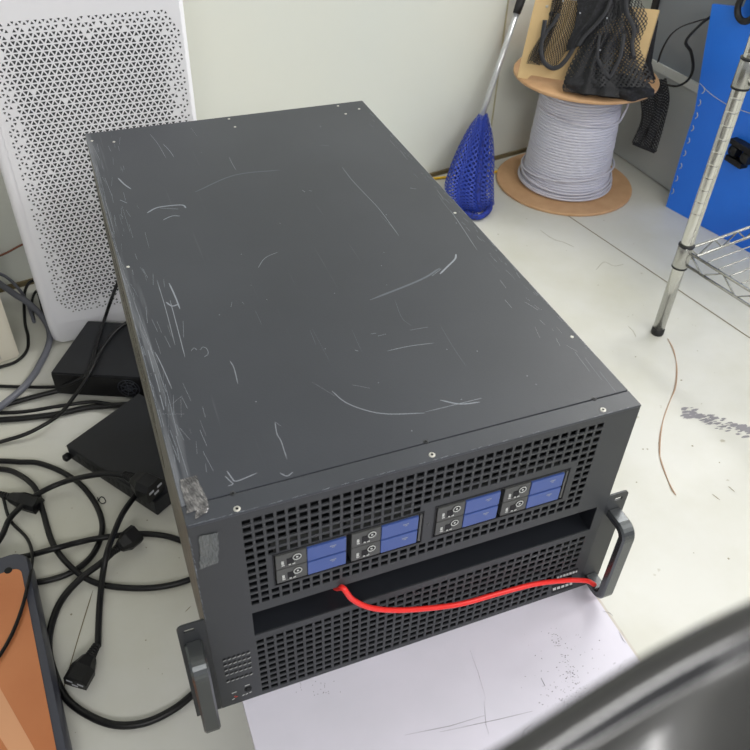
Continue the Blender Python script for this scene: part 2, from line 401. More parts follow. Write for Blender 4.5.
# ------------------------------------------------------------------ the rack server
sv = thing('rack_server', (.215, .38, 0), 'large scratched black rack server with blue drive trays on the low white table', 'server')
XW, YD = .43, .7568
m_ = MB()
m_.box((.0012, .058, 0), (XW - .0012, YD - .002, H - .003))
m_.box((.0012, .0022, 0), (XW - .0012, .058, .002))
chassis = m_.link('chassis', 'dark_in', sv)
for s_ in (0, 1):
    x0, x1 = ((0, .0012), (XW - .0012, XW))[s_]
    m_ = MB(); m_.box((x0, .0022, 0), (x1, YD, H - .0022))
    if s_ == 0:                                       # pressed ribs of vents along the left side
        for k in range(46):
            y = .24 + k * .011
            for z in (.12, .19): m_.box((x0 - .0008, y, z), (x0, y + .006, z + .05))
    m_.link('side_panel', 'server_side', sv)
m_ = MB(); m_.box((0, YD - .002, 0), (XW, YD, H - .0022)); m_.link('rear_panel', 'server_side', sv)
m_ = MB(); m_.box((0, .0222, H - .0022), (XW, YD, H), bev=.0007); cover = m_.link('top_cover', 'cover', sv)
m_ = MB(); m_.box((0, 0, H - .0024), (XW, .0212, H), bev=.0007); lip = m_.link('front_lip', 'server', sv)
# edge wear on the front lip
m_ = MB()
for i in range(60):
    x = rnd.random() ** 1.6 * .425 + .001; ribbon(m_, [(x, .0006, H + .0002), (x + rnd.uniform(.002, .008), .0006 + rnd.uniform(0, .0008), H + .0002)], rnd.uniform(.0004, .0009))
m_.link('edge_wear', 'scratch', lip)['kind'] = 'stuff'

# bezel with the two grilles
P_ = .00974; GX0, GZ0 = .0421, .2899; HW, HH = .0072, .0066
xsU = []; zsU = []
for i in range(36): x = GX0 + i * P_ + (P_ - HW) / 2; xsU += [x, x + HW]
for j in range(13): z = GZ0 - (j + 1) * .0096 + (.0096 - HH) / 2; zsU += [z, z + HH]
bays = [(.0670, .1875, .2098, .2312), (.2230, .1890, .3660, .2330)]
SL = (.0427, .1155, .4182, .1540)
def inb(x, z, b, mg=0): return b[0] - mg < x < b[2] + mg and b[1] - mg < z < b[3] + mg
def holeU(x, z):
    for b in bays:
        if inb(x, z, b): return True
    if not (GZ0 - 13 * .0096 < z < GZ0 and GX0 < x < GX0 + 36 * P_): return False
    i = int((x - GX0) / P_); j = int((GZ0 - z) / .0096)
    cx = GX0 + (i + .5) * P_; cz = GZ0 - (j + .5) * .0096
    if not (abs(x - cx) < HW / 2 and abs(z - cz) < HH / 2): return False
    if any(inb(cx, cz, b, .0055) for b in bays): return False
    if bays[0][2] - .003 < cx < bays[1][0] + .003 and .184 < cz < .2375: return False
    return True
xs = uniq([0.0003, XW - .0003] + xsU + [b[0] for b in bays] + [b[2] for b in bays]); zs = uniq([SL[3], H - .0026] + zsU + [b[1] for b in bays] + [b[3] for b in bays])
m_ = MB(); perforated(m_, xs, zs, holeU, .0003, .0018)
LX0, LZ0 = .0423, .1078; xsL, zsL = [], []; LP = .00984
for i in range(38): x = LX0 + i * LP + (LP - .0073) / 2; xsL += [x, x + .0073]
for j in range(10): z = LZ0 - (j + 1) * .0102 + .0017; zsL += [z, z + .0067]
def holeL(x, z):
    if not (LX0 < x < LX0 + 38 * LP and LZ0 - .102 < z < LZ0): return False
    i = int((x - LX0) / LP); j = int((LZ0 - z) / .0102)
    cx = LX0 + (i + .5) * LP; cz = LZ0 - (j + .5) * .0102
    if cx > .385 and cz < .026: return False
    return abs(x - cx) < .00365 and abs(z - cz) < .00335
perforated(m_, uniq([.0003, XW - .0003] + xsL), uniq([.0006, SL[1]] + zsL), holeL, .0003, .0018)
perforated(m_, uniq([.0003, SL[0], SL[2], XW - .0003]), [SL[1], SL[3]], lambda x, z: SL[0] < x < SL[2], .0003, .0018)
bezel = m_.link('front_bezel', 'server_front', sv)
m_ = MB()                                             # sheets behind the slot: a ledge below, a shelf above
m_.box((SL[0], .0019, SL[1] - .0015), (SL[2], .057, SL[1])); m_.box((SL[0], .0019, SL[3]), (SL[2], .057, SL[3] + .0015))
m_.box((SL[0] - .0015, .0019, SL[1]), (SL[0], .057, SL[3])); m_.box((SL[2], .0019, SL[1]), (SL[2] + .0015, .057, SL[3]))
m_.link('slot_liner', 'ledge', sv)
for cx in (.088, .173, .258, .343):                   # fans seen dimly through the slot
    cz = .135; m_ = MB()
    m_.lathe([(.0395, 0), (.0395, .014), (.037, .014), (.037, 0), (.0395, 0)][:4], (cx, .050, cz), 32, axis=(0, -1, 0))
    fan = None
    f_ = MB()
    # only the band inside the slot is open to view, so the frame is trimmed to it
    for k in range(24):
        a = k / 24 * 2 * math.pi; z1 = cz + .039 * math.sin(a)
        if SL[1] + .002 < z1 < SL[3] - .002:
            f_.box((cx + .038 * math.cos(a) - .002, .042, z1 - .003), (cx + .038 * math.cos(a) + .002, .056, z1 + .003))
    f_.box((cx - .041, .052, SL[1] + .0005), (cx + .041, .0575, SL[3] - .0005))
    m_.bm.free(); fan = f_.link('fan', 'fan', sv)
    b_ = MB(); b_.lathe([(.014, 0), (.014, .009), (.012, .011)], (cx, .054, cz), 24, axis=(0, -1, 0)); b_.link('fan_hub', 'fan', fan)
    b_ = MB()
    for k in range(7):
        a = k / 7 * 2 * math.pi + cx * 9
        for da in (-.2, .1):
            pass
        q = []
        for rr in (.0145, .024, .034):
            for s_, yy in ((-1, .046), (1, .0545)):
                a2 = a + s_ * .25 + (rr - .014) * 14; q.append(Vector((cx + rr * math.cos(a2), yy, cz + rr * math.sin(a2))))
        q = [Vector((p.x, p.y, min(max(p.z, SL[1] + .002), SL[3] - .002))) for p in q]
        b_.grid([[q[0], q[1]], [q[2], q[3]], [q[4], q[5]]])
    b_.link('fan_blades', 'fan', fan)

# hot-swap drive trays: 4 columns x 2 rows
def tray(x0, z0):
    m_ = MB()
    m_.box((x0, -.0004, z0), (x0 + .0285, .020, z0 + .0192), bev=.0005)
    m_.box((x0 + .0285, .0015, z0), (x0 + .0665, .020, z0 + .0192))
    tr = m_.link('drive_tray', 'tray', sv)
    m_ = MB(); m_.box((x0 + .0290, -.0010, z0 + .0006), (x0 + .0655, .0015, z0 + .0186), bev=.0004); bl = m_.link('blue_latch', 'blue', tr); bl['label'] = 'blue latch plate'
    m_ = MB()
    for (a, b, cc, d) in ((.050, .0125, .0560, .0135), (.052, .0105, .0545, .0112)): m_.box((x0 + a, -.0012, z0 + b), (x0 + cc, -.0009, z0 + d))
    m_.link('latch_mark', 'scratch', tr)
    m_ = MB(); m_.box((x0 + .0100, -.0008, z0 + .0035), (x0 + .0165, .001, z0 + .0125)); m_.link('release_slot', 'dark_in', tr)
    m_ = MB(); cx, cz = x0 + .0195, z0 + .0125
    m_.lathe([(.0032, 0), (.0044, .0004), (.0044, .0006), (.0032, .0006)], (cx, -.0004, cz), 20, axis=(0, -1, 0))
    bt = m_.link('release_button', 'dark_in', tr)
    m_ = MB(); m_.tube([(cx + .0037 * math.cos(a), -.0012, cz + .0037 * math.sin(a)) for a in [k * math.pi / 8 for k in range(16)]], .0005, 6, closed=True)
    m_.lathe([(.001, 0), (.0012, .0004)], (cx, -.001, cz), 8, axis=(0, -1, 0)); m_.link('button_ring', 'white_ink', tr)
    m_ = MB()
    for (a, b, cc, d) in ((.0050, .0065, .0072, .0105), (.0050, .0040, .0078, .0050), (.0115, .0030, .0135, .0045), (.0150, .0030, .0175, .0042)):
        m_.box((x0 + a, -.0010, z0 + b), (x0 + cc, -.0003, z0 + d))
    m_.link('status_mark', 'white_ink', tr)
for bx, bz in ((.0684, .1890), (.0684 + .0710, .1890), (.2246, .1905), (.2246 + .0705, .1905)):
    for k in (0, 1): tray(bx, bz + k * .0206)
m_ = MB()                                             # dark frames round each drive cage
for b in bays:
    for a, d in (((b[0] - .0012, b[1] - .0012), (b[2] + .0012, b[1])), ((b[0] - .0012, b[3]), (b[2] + .0012, b[3] + .0012)), ((b[0] - .0012, b[1]), (b[0], b[3])), ((b[2], b[1]), (b[2] + .0012, b[3]))):
        m_.box((a[0], -.0002, a[1]), (d[0], .0010, d[1]))
m_.link('cage_frame', 'dark_in', sv)
for b in bays:
    xm = b[2] - .0030
    m_ = MB(); m_.box((xm, -.0001, b[1] + .002), (xm + .0022, .012, b[3] - .002)); m_.link('cage_clip', 'tray', sv)
m_ = MB(); m_.lathe([(.0014, 0), (.0010, .0006)], (.2164, .0003, .2115), 12, axis=(0, -1, 0)); m_.link('rivet', 'tray', sv)

# indicator and button cluster, lower left
m_ = MB()
for j in range(5):
    for i in range(6):
        x = .0092 + i * .0047; z = .0895 - j * .0092 - (0.004 if j == 4 else 0)
        m_.prism([(x, 0, z), (x + .0030, -.0003, z + .0010), (x + .0030, -.0003, z + .0040), (x, -.0003, z + .0030)], (0, .0005, 0), mi=1)
        m_.prism([(x + .0004, -.0002, z - .0010), (x + .0034, -.0004, z + .0004), (x + .0034, -.0004, z + .0012), (x + .0004, -.0004, z - .0002)], (0, .0004, 0), mi=0)
m_.link('vent_slots', ['white_ink', 'dark_in'], sv)
m_ = MB(); m_.tube([(.0295 + .0034 * math.cos(a), -.0003, .0225 + .0034 * math.sin(a)) for a in [k * math.pi / 10 for k in range(20)]], .0006, 6, closed=True)
m_.lathe([(.0024, 0), (.0022, .0012)], (.0295, .0003, .0225), 16, axis=(0, -1, 0)); m_.link('power_button', 'dark_in', sv)
m_ = MB()
for (x, z, l, s_, mi) in ((.0125, .0235, .0050, .10, 0), (.0265, .0295, .0050, .10, 0), (.0118, .0105, .0035, .7, 0), (.0225, .0118, .0030, .6, 0), (.0262, .0122, .0030, .6, 0), (.0300, .0128, .0030, .6, 0), (.0145, .0155, .0022, .9, 1), (.0152, .0138, .0026, .3, 1)):
    dx, dz = l * math.cos(s_), l * math.sin(s_) * .7
    m_.prism([(x, -.0001, z), (x + dx, -.0001, z + dz), (x + dx, -.0001, z + dz + .0008), (x, -.0001, z + .0008)], (0, .0004, 0), mi=mi)
m_.link('panel_symbols', ['white_ink', 'red_ink'], sv)
# small printed labels at the lower right corner
def lab(nm, q, rows_):
    m_ = MB(); P4 = [aty(u, v, -.0003) for u, v in q]; m_.prism(P4, (0, .0006, 0), mi=1)
    for (t0, t1, n__) in rows_:
        for i in range(n__):
            for (x0_, x1_) in ((i / n__ + .04, (i + .72) / n__ + .04),):
                l0, l1 = P4[0].lerp(P4[3], t0), P4[0].lerp(P4[3], t1); r0, r1 = P4[1].lerp(P4[2], t0), P4[1].lerp(P4[2], t1)
                x0_, x1_ = min(x0_, .97), min(x1_, .97); m_.prism([l0.lerp(r0, x0_), l0.lerp(r0, x1_), l1.lerp(r1, x1_), l1.lerp(r1, x0_)], (0, -.0003, 0), mi=0)
    m_.link(nm, ['white_ink', 'dark_in'], sv)
lab('printed_label', [(556, 575.5), (578, 568.5), (577.5, 573), (556, 580)], [(.35, .75, 7)])
lab('printed_label', [(552, 586.5), (573, 580), (572.5, 586.5), (552, 593.5)], [(.30, .62, 5)])
# ears and handles
for s_ in (0, 1):
    x0, x1 = ((-.0255, .0), (XW, XW + .0255))[s_]; xo = x0 if s_ == 0 else x1
    hx0, hx1 = (x0 + .006, x0 + .015) if s_ == 0 else (x1 - .016, x1 - .007)
    m_ = MB(); m_.box((x0, .0005, .0005), (x1, .0025, .148))
    hcx, hcz = (hx0 + hx1) / 2, .1570; lo = []; inn = []
    for q in range(48):
        t_ = 2 * math.pi * (q + .5) / 48; dx, dz = math.cos(t_), math.sin(t_)
        bx = ((x1 if dx > 0 else x0) - hcx) / dx if abs(dx) > 1e-6 else 9; bz = ((.1665 if dz > 0 else .148) - hcz) / dz if abs(dz) > 1e-6 else 9
        k_ = min(bx, bz); X_, Z_ = hcx + dx * k_, hcz + dz * k_
        ccx = xo + (.006 if s_ == 0 else -.006); ccz = .1605
        if (X_ - ccx) * (1 if s_ else -1) > 0 and Z_ > ccz:
            l_ = math.hypot(X_ - ccx, Z_ - ccz); X_, Z_ = ccx + (X_ - ccx) / l_ * .006, ccz + (Z_ - ccz) / l_ * .006
        lo.append((X_, Z_)); inn.append((hcx + (.0032 * (1 if dx > 0 else -1) + dx * .0020 if abs(dx) > .15 else dx * 20 * .0005), hcz + dz * .0022))
    lo2 = [(x_, .0005, z_) for x_, z_ in lo]
    m_.grid([[Vector((x_, .0005, z_)) for x_, z_ in inn], [Vector((x_, .0005, z_)) for x_, z_ in lo], [Vector((x_, .0025, z_)) for x_, z_ in lo], [Vector((x_, .0025, z_)) for x_, z_ in inn], [Vector((x_, .0005, z_)) for x_, z_ in inn]], closed=True, smooth=False)
    m_.link('mounting_ear', 'ear', sv)
    hx = -.0135 if s_ == 0 else XW + .0125
    z1, z0, dy, rr = ((.1340, .0175, -.027, .011), (.1365, .0170, -.029, .011))[s_]
    path = [(hx, 0, z1), (hx, dy + rr, z1)] + [(hx, dy + rr - rr * math.sin(a), z1 - rr + rr * math.cos(a)) for a in [math.pi / 2 * q / 6 for q in range(1, 7)]] \
        + [(hx, dy + rr - rr * math.cos(a), z0 + rr - rr * math.sin(a)) for a in [math.pi / 2 * q / 6 for q in range(0, 7)]] + [(hx, 0, z0)]
    m_ = MB(); n_ = len(path); rings = []; W2, T2 = .0082, .0052; prof = [(-1, -.6), (-.75, -1), (.75, -1), (1, -.6), (1, .6), (.75, 1), (-.75, 1), (-1, .6)]
    for i, p in enumerate(path):
        p = Vector(p); t_ = (Vector(path[min(i + 1, n_ - 1)]) - Vector(path[max(i - 1, 0)])).normalized(); nn = t_.cross(Vector((1, 0, 0)))
        rings.append([m_.bm.verts.new(p + Vector((1, 0, 0)) * a * W2 + nn * b * T2) for a, b in prof])
    for A, B in zip(rings, rings[1:]):
        for q in range(8): m_.bm.faces.new((A[q], A[(q + 1) % 8], B[(q + 1) % 8], B[q]))
    m_.bm.faces.new(rings[0]); m_.bm.faces.new(rings[-1][::-1])
    m_.link('handle', 'chrome', sv)

# screws on the cover
def scr(u, v, r, mname, nm='screw', z=H):
    p = at(u, v, z); m_ = MB(); m_.lathe([(r, -.0005), (r, .0004), (r * .6, .0008), (r * .3, .0004)], p, 14); o = m_.link(nm, mname, sv)
    if r > .002:
        m2 = MB(); m2.lathe([(r * .45, 0), (r * .4, .0003)], p + Vector((0, 0, .0007)), 8); m2.link('screw_socket', 'dark_in', o)
for u, v in ((237, 509), (432, 455), (603, 410)): scr(u, v, .0030, 'screw')
for u, v in ((233, 494), (426, 442), (594, 399)): scr(u, v, .0024, 'ear')
for u, v in ((114, 142), (235, 127), (345.7, 114), (338, 106), (359, 109), (229, 119), (455, 213), (572, 337), (128, 267), (92, 141)): scr(u, v, .0019, 'screw')

# scratches and tape
m_ = MB()
def tc_(u, v): return at(u, v, H + .0003)
SC = [([(147, 213), (156, 208), (167, 206), (182, 205), (186, 208)], .0028), ([(160, 208), (178, 209)], .0022), ([(163, 220), (172, 216), (180, 216)], .0018), ([(118, 178), (124, 184), (131, 189)], .0024),
      ([(120, 200), (127, 203)], .0030), ([(332, 391), (345, 402), (365, 410), (388, 414), (425, 413)], .0012), ([(230, 361), (234, 368), (238, 384)], .0010), ([(169, 283), (175, 296), (180, 309)], .0020),
      ([(166, 302), (172, 306), (179, 304)], .0022), ([(157, 280), (166, 310), (175, 345)], .0008), ([(170, 300), (178, 330), (185, 357)], .0010), ([(258, 268), (265, 258), (278, 252)], .0008),
      ([(440, 274), (447, 267), (455, 259), (456, 254)], .0026), ([(432, 276), (441, 269)], .0016), ([(355, 350), (358, 351)], .002), ([(371, 334), (376, 333)], .0016), ([(378, 336), (386, 334)], .0014),
      ([(387, 351), (410, 346), (434, 343)], .0009), ([(410, 330), (428, 327)], .0012), ([(352, 385), (370, 388)], .0007), ([(275, 422), (277, 434), (281, 441), (287, 459)], .0009),
      ([(275, 422), (281, 426)], .001), ([(280, 473), (287, 476), (293, 472)], .0012), ([(227, 471), (232, 478), (237, 481), (257, 473)], .0012), ([(225, 476), (230, 481), (233, 484), (228, 486)], .0010),
      ([(342, 167), (352, 180), (366, 195), (380, 210), (399, 236)], .0007), ([(229, 157), (233, 165), (236, 170)], .0006), ([(150, 134), (158, 144), (166, 158)], .0006), ([(163, 144), (169, 150), (174, 157)], .0009),
      ([(191, 128), (197, 136)], .0008), ([(440, 400), (460, 404), (480, 402)], .0018), ([(425, 412), (470, 401), (482, 398)], .0008), ([(312, 382), (335, 396)], .0006), ([(302, 190), (305, 192)], .0022), ([(309, 190.5), (312, 191)], .0020),
      ([(320, 145), (329, 146)], .0008), ([(320, 126), (321, 127)], .0018), ([(410, 188), (416, 189)], .0020), ([(450, 210), (460, 224), (477, 250)], .0007), ([(200, 350), (203, 347), (207, 349), (208, 354), (204, 357)], .0007),
      ([(191, 351), (194, 348), (197, 350)], .0007), ([(232, 302), (231, 307)], .001), ([(242, 302), (244, 304)], .001), ([(129, 224), (133, 238)], .0007), ([(145, 232), (149, 248)], .0007), ([(155, 352), (162, 366), (172, 389)], .0010),
      ([(122, 206), (130, 232)], .0006), ([(162, 414), (184, 414)], .0008), ([(172, 404), (182, 396)], .0010), ([(180, 428), (190, 440)], .0009), ([(200, 420), (206, 436)], .0006), ([(170, 430), (176, 446)], .0010),
      ([(505, 300), (512, 308)], .0012), ([(525, 302), (538, 310)], .0014), ([(540, 320), (545, 325)], .0012), ([(556, 338), (560, 346)], .0012), ([(566, 345), (578, 352)], .0010), ([(500, 280), (506, 288)], .0012), ([(535, 327), (540, 338)], .0009),
      ([(390, 140), (395, 146)], .0010), ([(400, 150), (406, 158)], .0012), ([(437, 190), (443, 198)], .0014), ([(438, 195), (449, 210)], .0007), ([(575, 352), (590, 372)], .0012), ([(585, 358), (602, 380)], .0008), ([(600, 372), (616, 392)], .0010),
      ([(130, 290), (150, 345)], .0009), ([(126, 278), (146, 336)], .0006), ([(150, 345), (166, 392)], .0012), ([(112, 232), (126, 280)], .0010), ([(104, 196), (114, 232)], .0014), ([(96, 160), (106, 200)], .0008), ([(165, 384), (178, 436)], .0012), ([(176, 436), (188, 476)], .0012),
      ([(160, 395), (164, 410)], .0024), ([(155, 374), (160, 392)], .0022), ([(148, 350), (154, 372)], .0018), ([(105, 178), (112, 196)], .0012), ([(93, 146), (100, 160)], .0010)]
for px, w_ in SC: ribbon(m_, spline([tc_(u, v) for u, v in px], 4) if len(px) > 2 else [tc_(u, v) for u, v in px], w_ * .8)
for i in range(26):
    u, v = rnd.uniform(200, 560), rnd.uniform(140, 440); p = tc_(u, v); k = rnd.uniform(.0004, .0009)
    if .01 < p.x < .42 and .03 < p.y < .74: m_.face([p + Vector((k, 0, 0)), p + Vector((0, k, 0)), p + Vector((-k, 0, 0)), p + Vector((0, -k, 0))])
for i in range(60):                                   # nicks along the right edge
    y = rnd.uniform(.05, .7); x = .4285 - rnd.random() ** 2 * .02; l = rnd.uniform(.003, .014); a = rnd.uniform(-.5, .5)
    ribbon(m_, [(x, y, H + .0003), (x + math.sin(a) * l * .4, y + l, H + .0003)], rnd.uniform(.0003, .0009))
for i in range(120):                                  # and along the left edge
    y = rnd.uniform(.05, .74); x = .0008 + rnd.random() ** 2.4 * .045; l = rnd.uniform(.004, .03); a = rnd.uniform(-.35, .35)
    ribbon(m_, [(x, y, H + .0003), (max(.0005, x + math.sin(a) * l * .5), y + l, H + .0003)], rnd.uniform(.0003, .0009))
for (xa, xb) in ((.4290, .0010), (.0009, .0009)):
    y = .03
    while y < .74:
        l = rnd.uniform(.02, .09); ribbon(m_, [(xa, y, H + .0002), (xa + rnd.uniform(-.0004, .0004), min(y + l, .755), H + .0002)], xb * rnd.uniform(.6, 1.2)); y += l + rnd.uniform(0, .012)
m_.link('scratches', 'scratch', cover)['kind'] = 'stuff'
m_ = MB()
for px, w_ in (([(195, 192), (235, 175), (280, 170)], .004), ([(370, 300), (420, 280), (440, 268)], .006), ([(395, 300), (402, 318), (412, 326)], .0008), ([(310, 330), (316, 345)], .0008), ([(352, 330), (362, 352)], .0006), ([(440, 325), (455, 350), (466, 366)], .0008), ([(380, 215), (398, 233)], .0009), ([(255, 310), (262, 325)], .0008), ([(312, 328), (330, 362)], .0005)):
    ribbon(m_, spline([at(u, v, H + .00015) for u, v in px], 5), w_ * .45)
m_.link('faint_scratches', 'scratch2', cover)['kind'] = 'stuff'
def tape_patch(nm, quad, mname, wob, up):
    m_ = MB(); a, b, c_, d = quad; n = 14; rows = []
    for i in range(n + 1):
        l = a.lerp(d, i / n); r = b.lerp(c_, i / n); j_ = rnd.uniform(-.0008, .0008)
        rows.append([l.lerp(r, j / n) + (r - l).normalized() * (j_ if j in (0, n) else 0) + Vector(up) * rnd.uniform(.0002, wob) for j in range(n + 1)])
    m_.grid(rows, smooth=False); m_.link(nm, mname, sv)
tape_patch('tape_piece', [tc_(180, 480), tc_(197, 475.5), tc_(209, 506), tc_(187, 514)], 'tape', .0007, (0, 0, 1))
tape_patch('tape_piece', [tc_(196, 509), tc_(209, 507), tc_(208, 512), tc_(195, 520)], 'tape', .0006, (0, 0, 1))
tape_patch('tape_piece', [aty(199, 536, -.0002), aty(218, 532, -.0002), aty(218.5, 562, -.0002), aty(200, 569, -.0002)], 'tape2', .0007, (0, -1, 0))
m_ = MB()                                             # bright chips down the front left corner
for i in range(16):
    z = .29 - i * .0075 - rnd.uniform(0, .004); ribbon(m_, [(.0006, -.0001, z), (.0006 + rnd.uniform(0, .001), -.0001, z - rnd.uniform(.002, .009))], rnd.uniform(.0005, .0011), z_up=(0, -1, 0))
m_.link('corner_chips', 'scratch', sv)['kind'] = 'stuff'

# red cable out of the slot
pts = [Vector((.131, .045, .128)), Vector((.128, .015, .134)), aty(343, 588, -.004), aty(352, 599, -.006), aty(368, 607, -.008), aty(390, 610, -.009), aty(420, 609, -.009), aty(460, 604, -.009), aty(500, 593, -.009), aty(535, 584, -.009), aty(565, 580.5, -.009), aty(580, 580.2, -.012), aty(590, 582, -.014), Vector((.452, -.014, .0032))]
m_ = MB(); m_.tube(spline(pts, 6), .0029, 10); tag(m_.link('red_cable', 'red', origin=(.215, -.005, .06)), 'red cable hanging out of the server slot to the right handle', 'cable')

# ------------------------------------------------------------------ air purifier
pu = thing('air_purifier', (.03, 1.1, F), 'tall white air purifier with triangular perforations behind the server', 'air purifier')
def rrect(x0, y0, x1, y1, r, n=8):
    o = []
    for cx, cy, a0 in ((x1 - r, y1 - r, 0), (x0 + r, y1 - r, 90), (x0 + r, y0 + r, 180), (x1 - r, y0 + r, 270)):
        for k in range(n + 1):
            a = math.radians(a0 + 90 * k / n); o.append((cx + r * math.cos(a), cy + r * math.sin(a)))
    return o
m_ = MB(); rows = []
PX0, PX1, PT = -.1480, .2030, .47
for z, ins in ((F + .004, .008), (F + .012, .003), (F + .05, .001), (F + .16, 0), (PT - .02, 0), (PT - .006, .004), (PT, .014)):
    rows.append([Vector((x, y, z)) for x, y in rrect(PX0 + ins, 1.0 + ins, PX1 - ins, 1.225 - ins, .018)])
rows2 = rows; m_.grid(rows, closed=True); m_.bm.faces.ensure_lookup_table()
m_.face([p for p in rows[0]][::-1]); m_.face(rows[-1]); m_.link('housing', 'purifier', pu)
m_ = MB(); m_.prism([Vector((x, y, F)) for x, y in rrect(PX0 + .022, 1.022, PX1 - .022, 1.2, .03)], (0, 0, .006)); m_.link('base', 'rubber', pu)
hx0, hx1, hz0, hz1 = -.122, .1915, -.176, .397
m_ = MB(); m_.face([(x, .9990, z) for x, z in ((hx0 + .004, hz0 + .006), (hx1 - .002, hz0 + .006), (hx1 - .002, hz1), (hx0 + .004, hz1))]); m_.link('filter_screen', 'screen', pu)
m_ = MB(); PI_ = .0116; RH = PI_ * .866; yy = .9978
nr = int((hz1 - hz0) / RH) + 3; nc = int((hx1 - hx0) / PI_) + 3
def inside(x, z):               # signed clearance to the rounded field of holes
    r = .045; cx, cz = (hx0 + hx1) / 2, (hz0 + hz1) / 2; qx, qz = abs(x - cx) - ((hx1 - hx0) / 2 - r), abs(z - cz) - ((hz1 - hz0) / 2 - r)
    d = math.hypot(max(qx, 0), max(qz, 0)) + min(max(qx, qz), 0) - r
    return -d
for j in range(-1, nr):
    for i in range(-1, nc):
        ox = hx0 + i * PI_ + (PI_ / 2 if j % 2 else 0) - .004; oz = hz0 + j * RH - .006
        if oz + RH > PT - .03: continue
        for tri in (((ox, oz), (ox + PI_, oz), (ox + PI_ / 2, oz + RH)), ((ox + PI_ / 2, oz + RH), (ox + PI_, oz), (ox + 1.5 * PI_, oz + RH))):
            tri = tuple((min(max(p[0], PX0 + .020), PX1 - .0085), p[1]) for p in tri)
            if max(p[0] for p in tri) - min(p[0] for p in tri) < .004: continue
            cx = sum(p[0] for p in tri) / 3; cz = sum(p[1] for p in tri) / 3; d = inside(cx, cz)
            T = [Vector((p[0], yy, p[1])) for p in tri]; cc = Vector((cx, yy, cz))
            sc = min(.66, .40 + max(d, 0) * 5.5)
            if d < .004 or max(p[0] for p in tri) - min(p[0] for p in tri) < PI_ * .98 or (d < .03 and rnd.random() < .13) or rnd.random() < .006: m_.face(T); continue
            I = [cc + (p - cc) * sc for p in T]
            for k in range(3): m_.face((T[k], T[(k + 1) % 3], I[(k + 1) % 3], I[k]))
            for k in range(3): m_.face((I[k], I[(k + 1) % 3], I[(k + 1) % 3] + Vector((0, .0011, 0)), I[k] + Vector((0, .0011, 0))))
bmesh.ops.remove_doubles(m_.bm, verts=m_.bm.verts, dist=1e-5)
m_.link('perforated_front_panel', 'purifier', pu)
m_ = MB()
arc = [aty(62, 309, .9995), aty(68, 311.5, .9995), aty(80, 311.5, .9995), aty(95, 308.5, .9995), aty(112, 305, .9995), Vector((.10, .9995, -.168)), Vector((.19, .9995, -.166))]
m_.tube(spline(arc, 5), .0010, 6); m_.link('panel_seam', 'edge', pu)

# ------------------------------------------------------------------ small black machines and cables on the left
d1 = thing('mini_computer', (-.06, .88, F), 'black box-shaped mini computer with round fan, touching the air purifier', 'computer')
ang = math.radians(-24); TL = at(50, 374, -.196); fd = Vector((math.cos(ang), math.sin(ang), 0)); sd = Vector((.50, .866, 0))
TL.z = 0; w1, dp1 = .198, .168
def q1(a, b, z): p = TL + fd * a + sd * b; return Vector((p.x, p.y, z))
m_ = MB(); m_.prism([q1(0, .003, F + .004), q1(w1, .003, F + .004), q1(w1, dp1, F + .004), q1(0, dp1, F + .004)], (0, 0, .051), bev=.0012)
for a in (.02, w1 - .02):
    for b in (.02, dp1 - .02): m_.lathe([(.006, 0), (.006, .005)], q1(a, b, F), 12)
m_.link('casing', 'device', d1)
m_ = MB(); m_.prism([q1(.002, -.0005, F + .005), q1(w1 - .002, -.0005, F + .005), q1(w1 - .002, -.0005, F + .053), q1(.002, -.0005, F + .053)], sd * .004, bev=.0006); m_.link('front_panel', 'cord_dark', d1)
cf = q1(.146, -.0005, F + .030); m_ = MB()
for r in (.0205, .0145, .0075): m_.tube([cf + fd * r * math.cos(a) + Vector((0, 0, r * math.sin(a))) - Vector((.42, .9, 0)) * .001 for a in [k * math.pi / 14 for k in range(28)]], .0009, 6, closed=True)
for k in range(7): a = k / 7 * 2 * math.pi; m_.tube([cf - Vector((.42, .9, 0)) * .001, cf - Vector((.42, .9, 0)) * .001 + fd * .018 * math.cos(a) + Vector((0, 0, .018 * math.sin(a)))], .0011, 6)
m_.link('fan_grille', 'fan', d1)
m_ = MB(); m_.tube([cf + fd * .0195 * math.cos(a) + Vector((0, 0, .0195 * math.sin(a))) - Vector((.42, .9, 0)) * .0015 for a in [math.pi * (1.1 + .6 * k / 10) for k in range(11)]], .0006, 6); m_.link('fan_highlight_ring', 'strap', d1)

d2 = thing('flat_adapter', (-.03, .62, F), 'flat black metal box lying askew on the floor under a power plug', 'adapter')
L2 = Vector((-.1430, .6681, 0)); e1 = Vector((.562, -.827, 0)).normalized(); e2 = Vector((.827, .562, 0)); w2, dp2 = .219, .168
def q2(a, b, z): p = L2 + e1 * a + e2 * b; return Vector((p.x, p.y, z))
m_ = MB(); m_.prism([q2(0, 0, F + .003), q2(w2, 0, F + .003), q2(w2, dp2, F + .003), q2(0, dp2, F + .003)], (0, 0, .033), bev=.001)
for a in (.02, w2 - .02):
    for b in (.02, dp2 - .02): m_.lathe([(.006, 0), (.006, .004)], q2(a, b, F), 12)
m_.link('casing', 'device', d2)
m_ = MB(); m_.lathe([(.007, 0), (.007, .010), (.004, .012)], q2(.004, -.002, F + .014), 14, axis=-e2); m_.link('corner_knob', 'cord_dark', d2)
m_ = MB()
for i in range(14): m_.prism([q2(.025 + i * .0125, -.0004, F + .012), q2(.031 + i * .0125, -.0004, F + .012), q2(.031 + i * .0125, -.0004, F + .025), q2(.025 + i * .0125, -.0004, F + .025)], e2 * .0008)
m_.link('side_vents', 'dark_in', d2)
m_ = MB(); m_.prism([q2(.178, .062, F + .0362), q2(.181, .062, F + .0362), q2(.181, .100, F + .0362), q2(.178, .100, F + .0362)], (0, 0, .0004)); m_.link('top_slot', 'dark_in', d2)

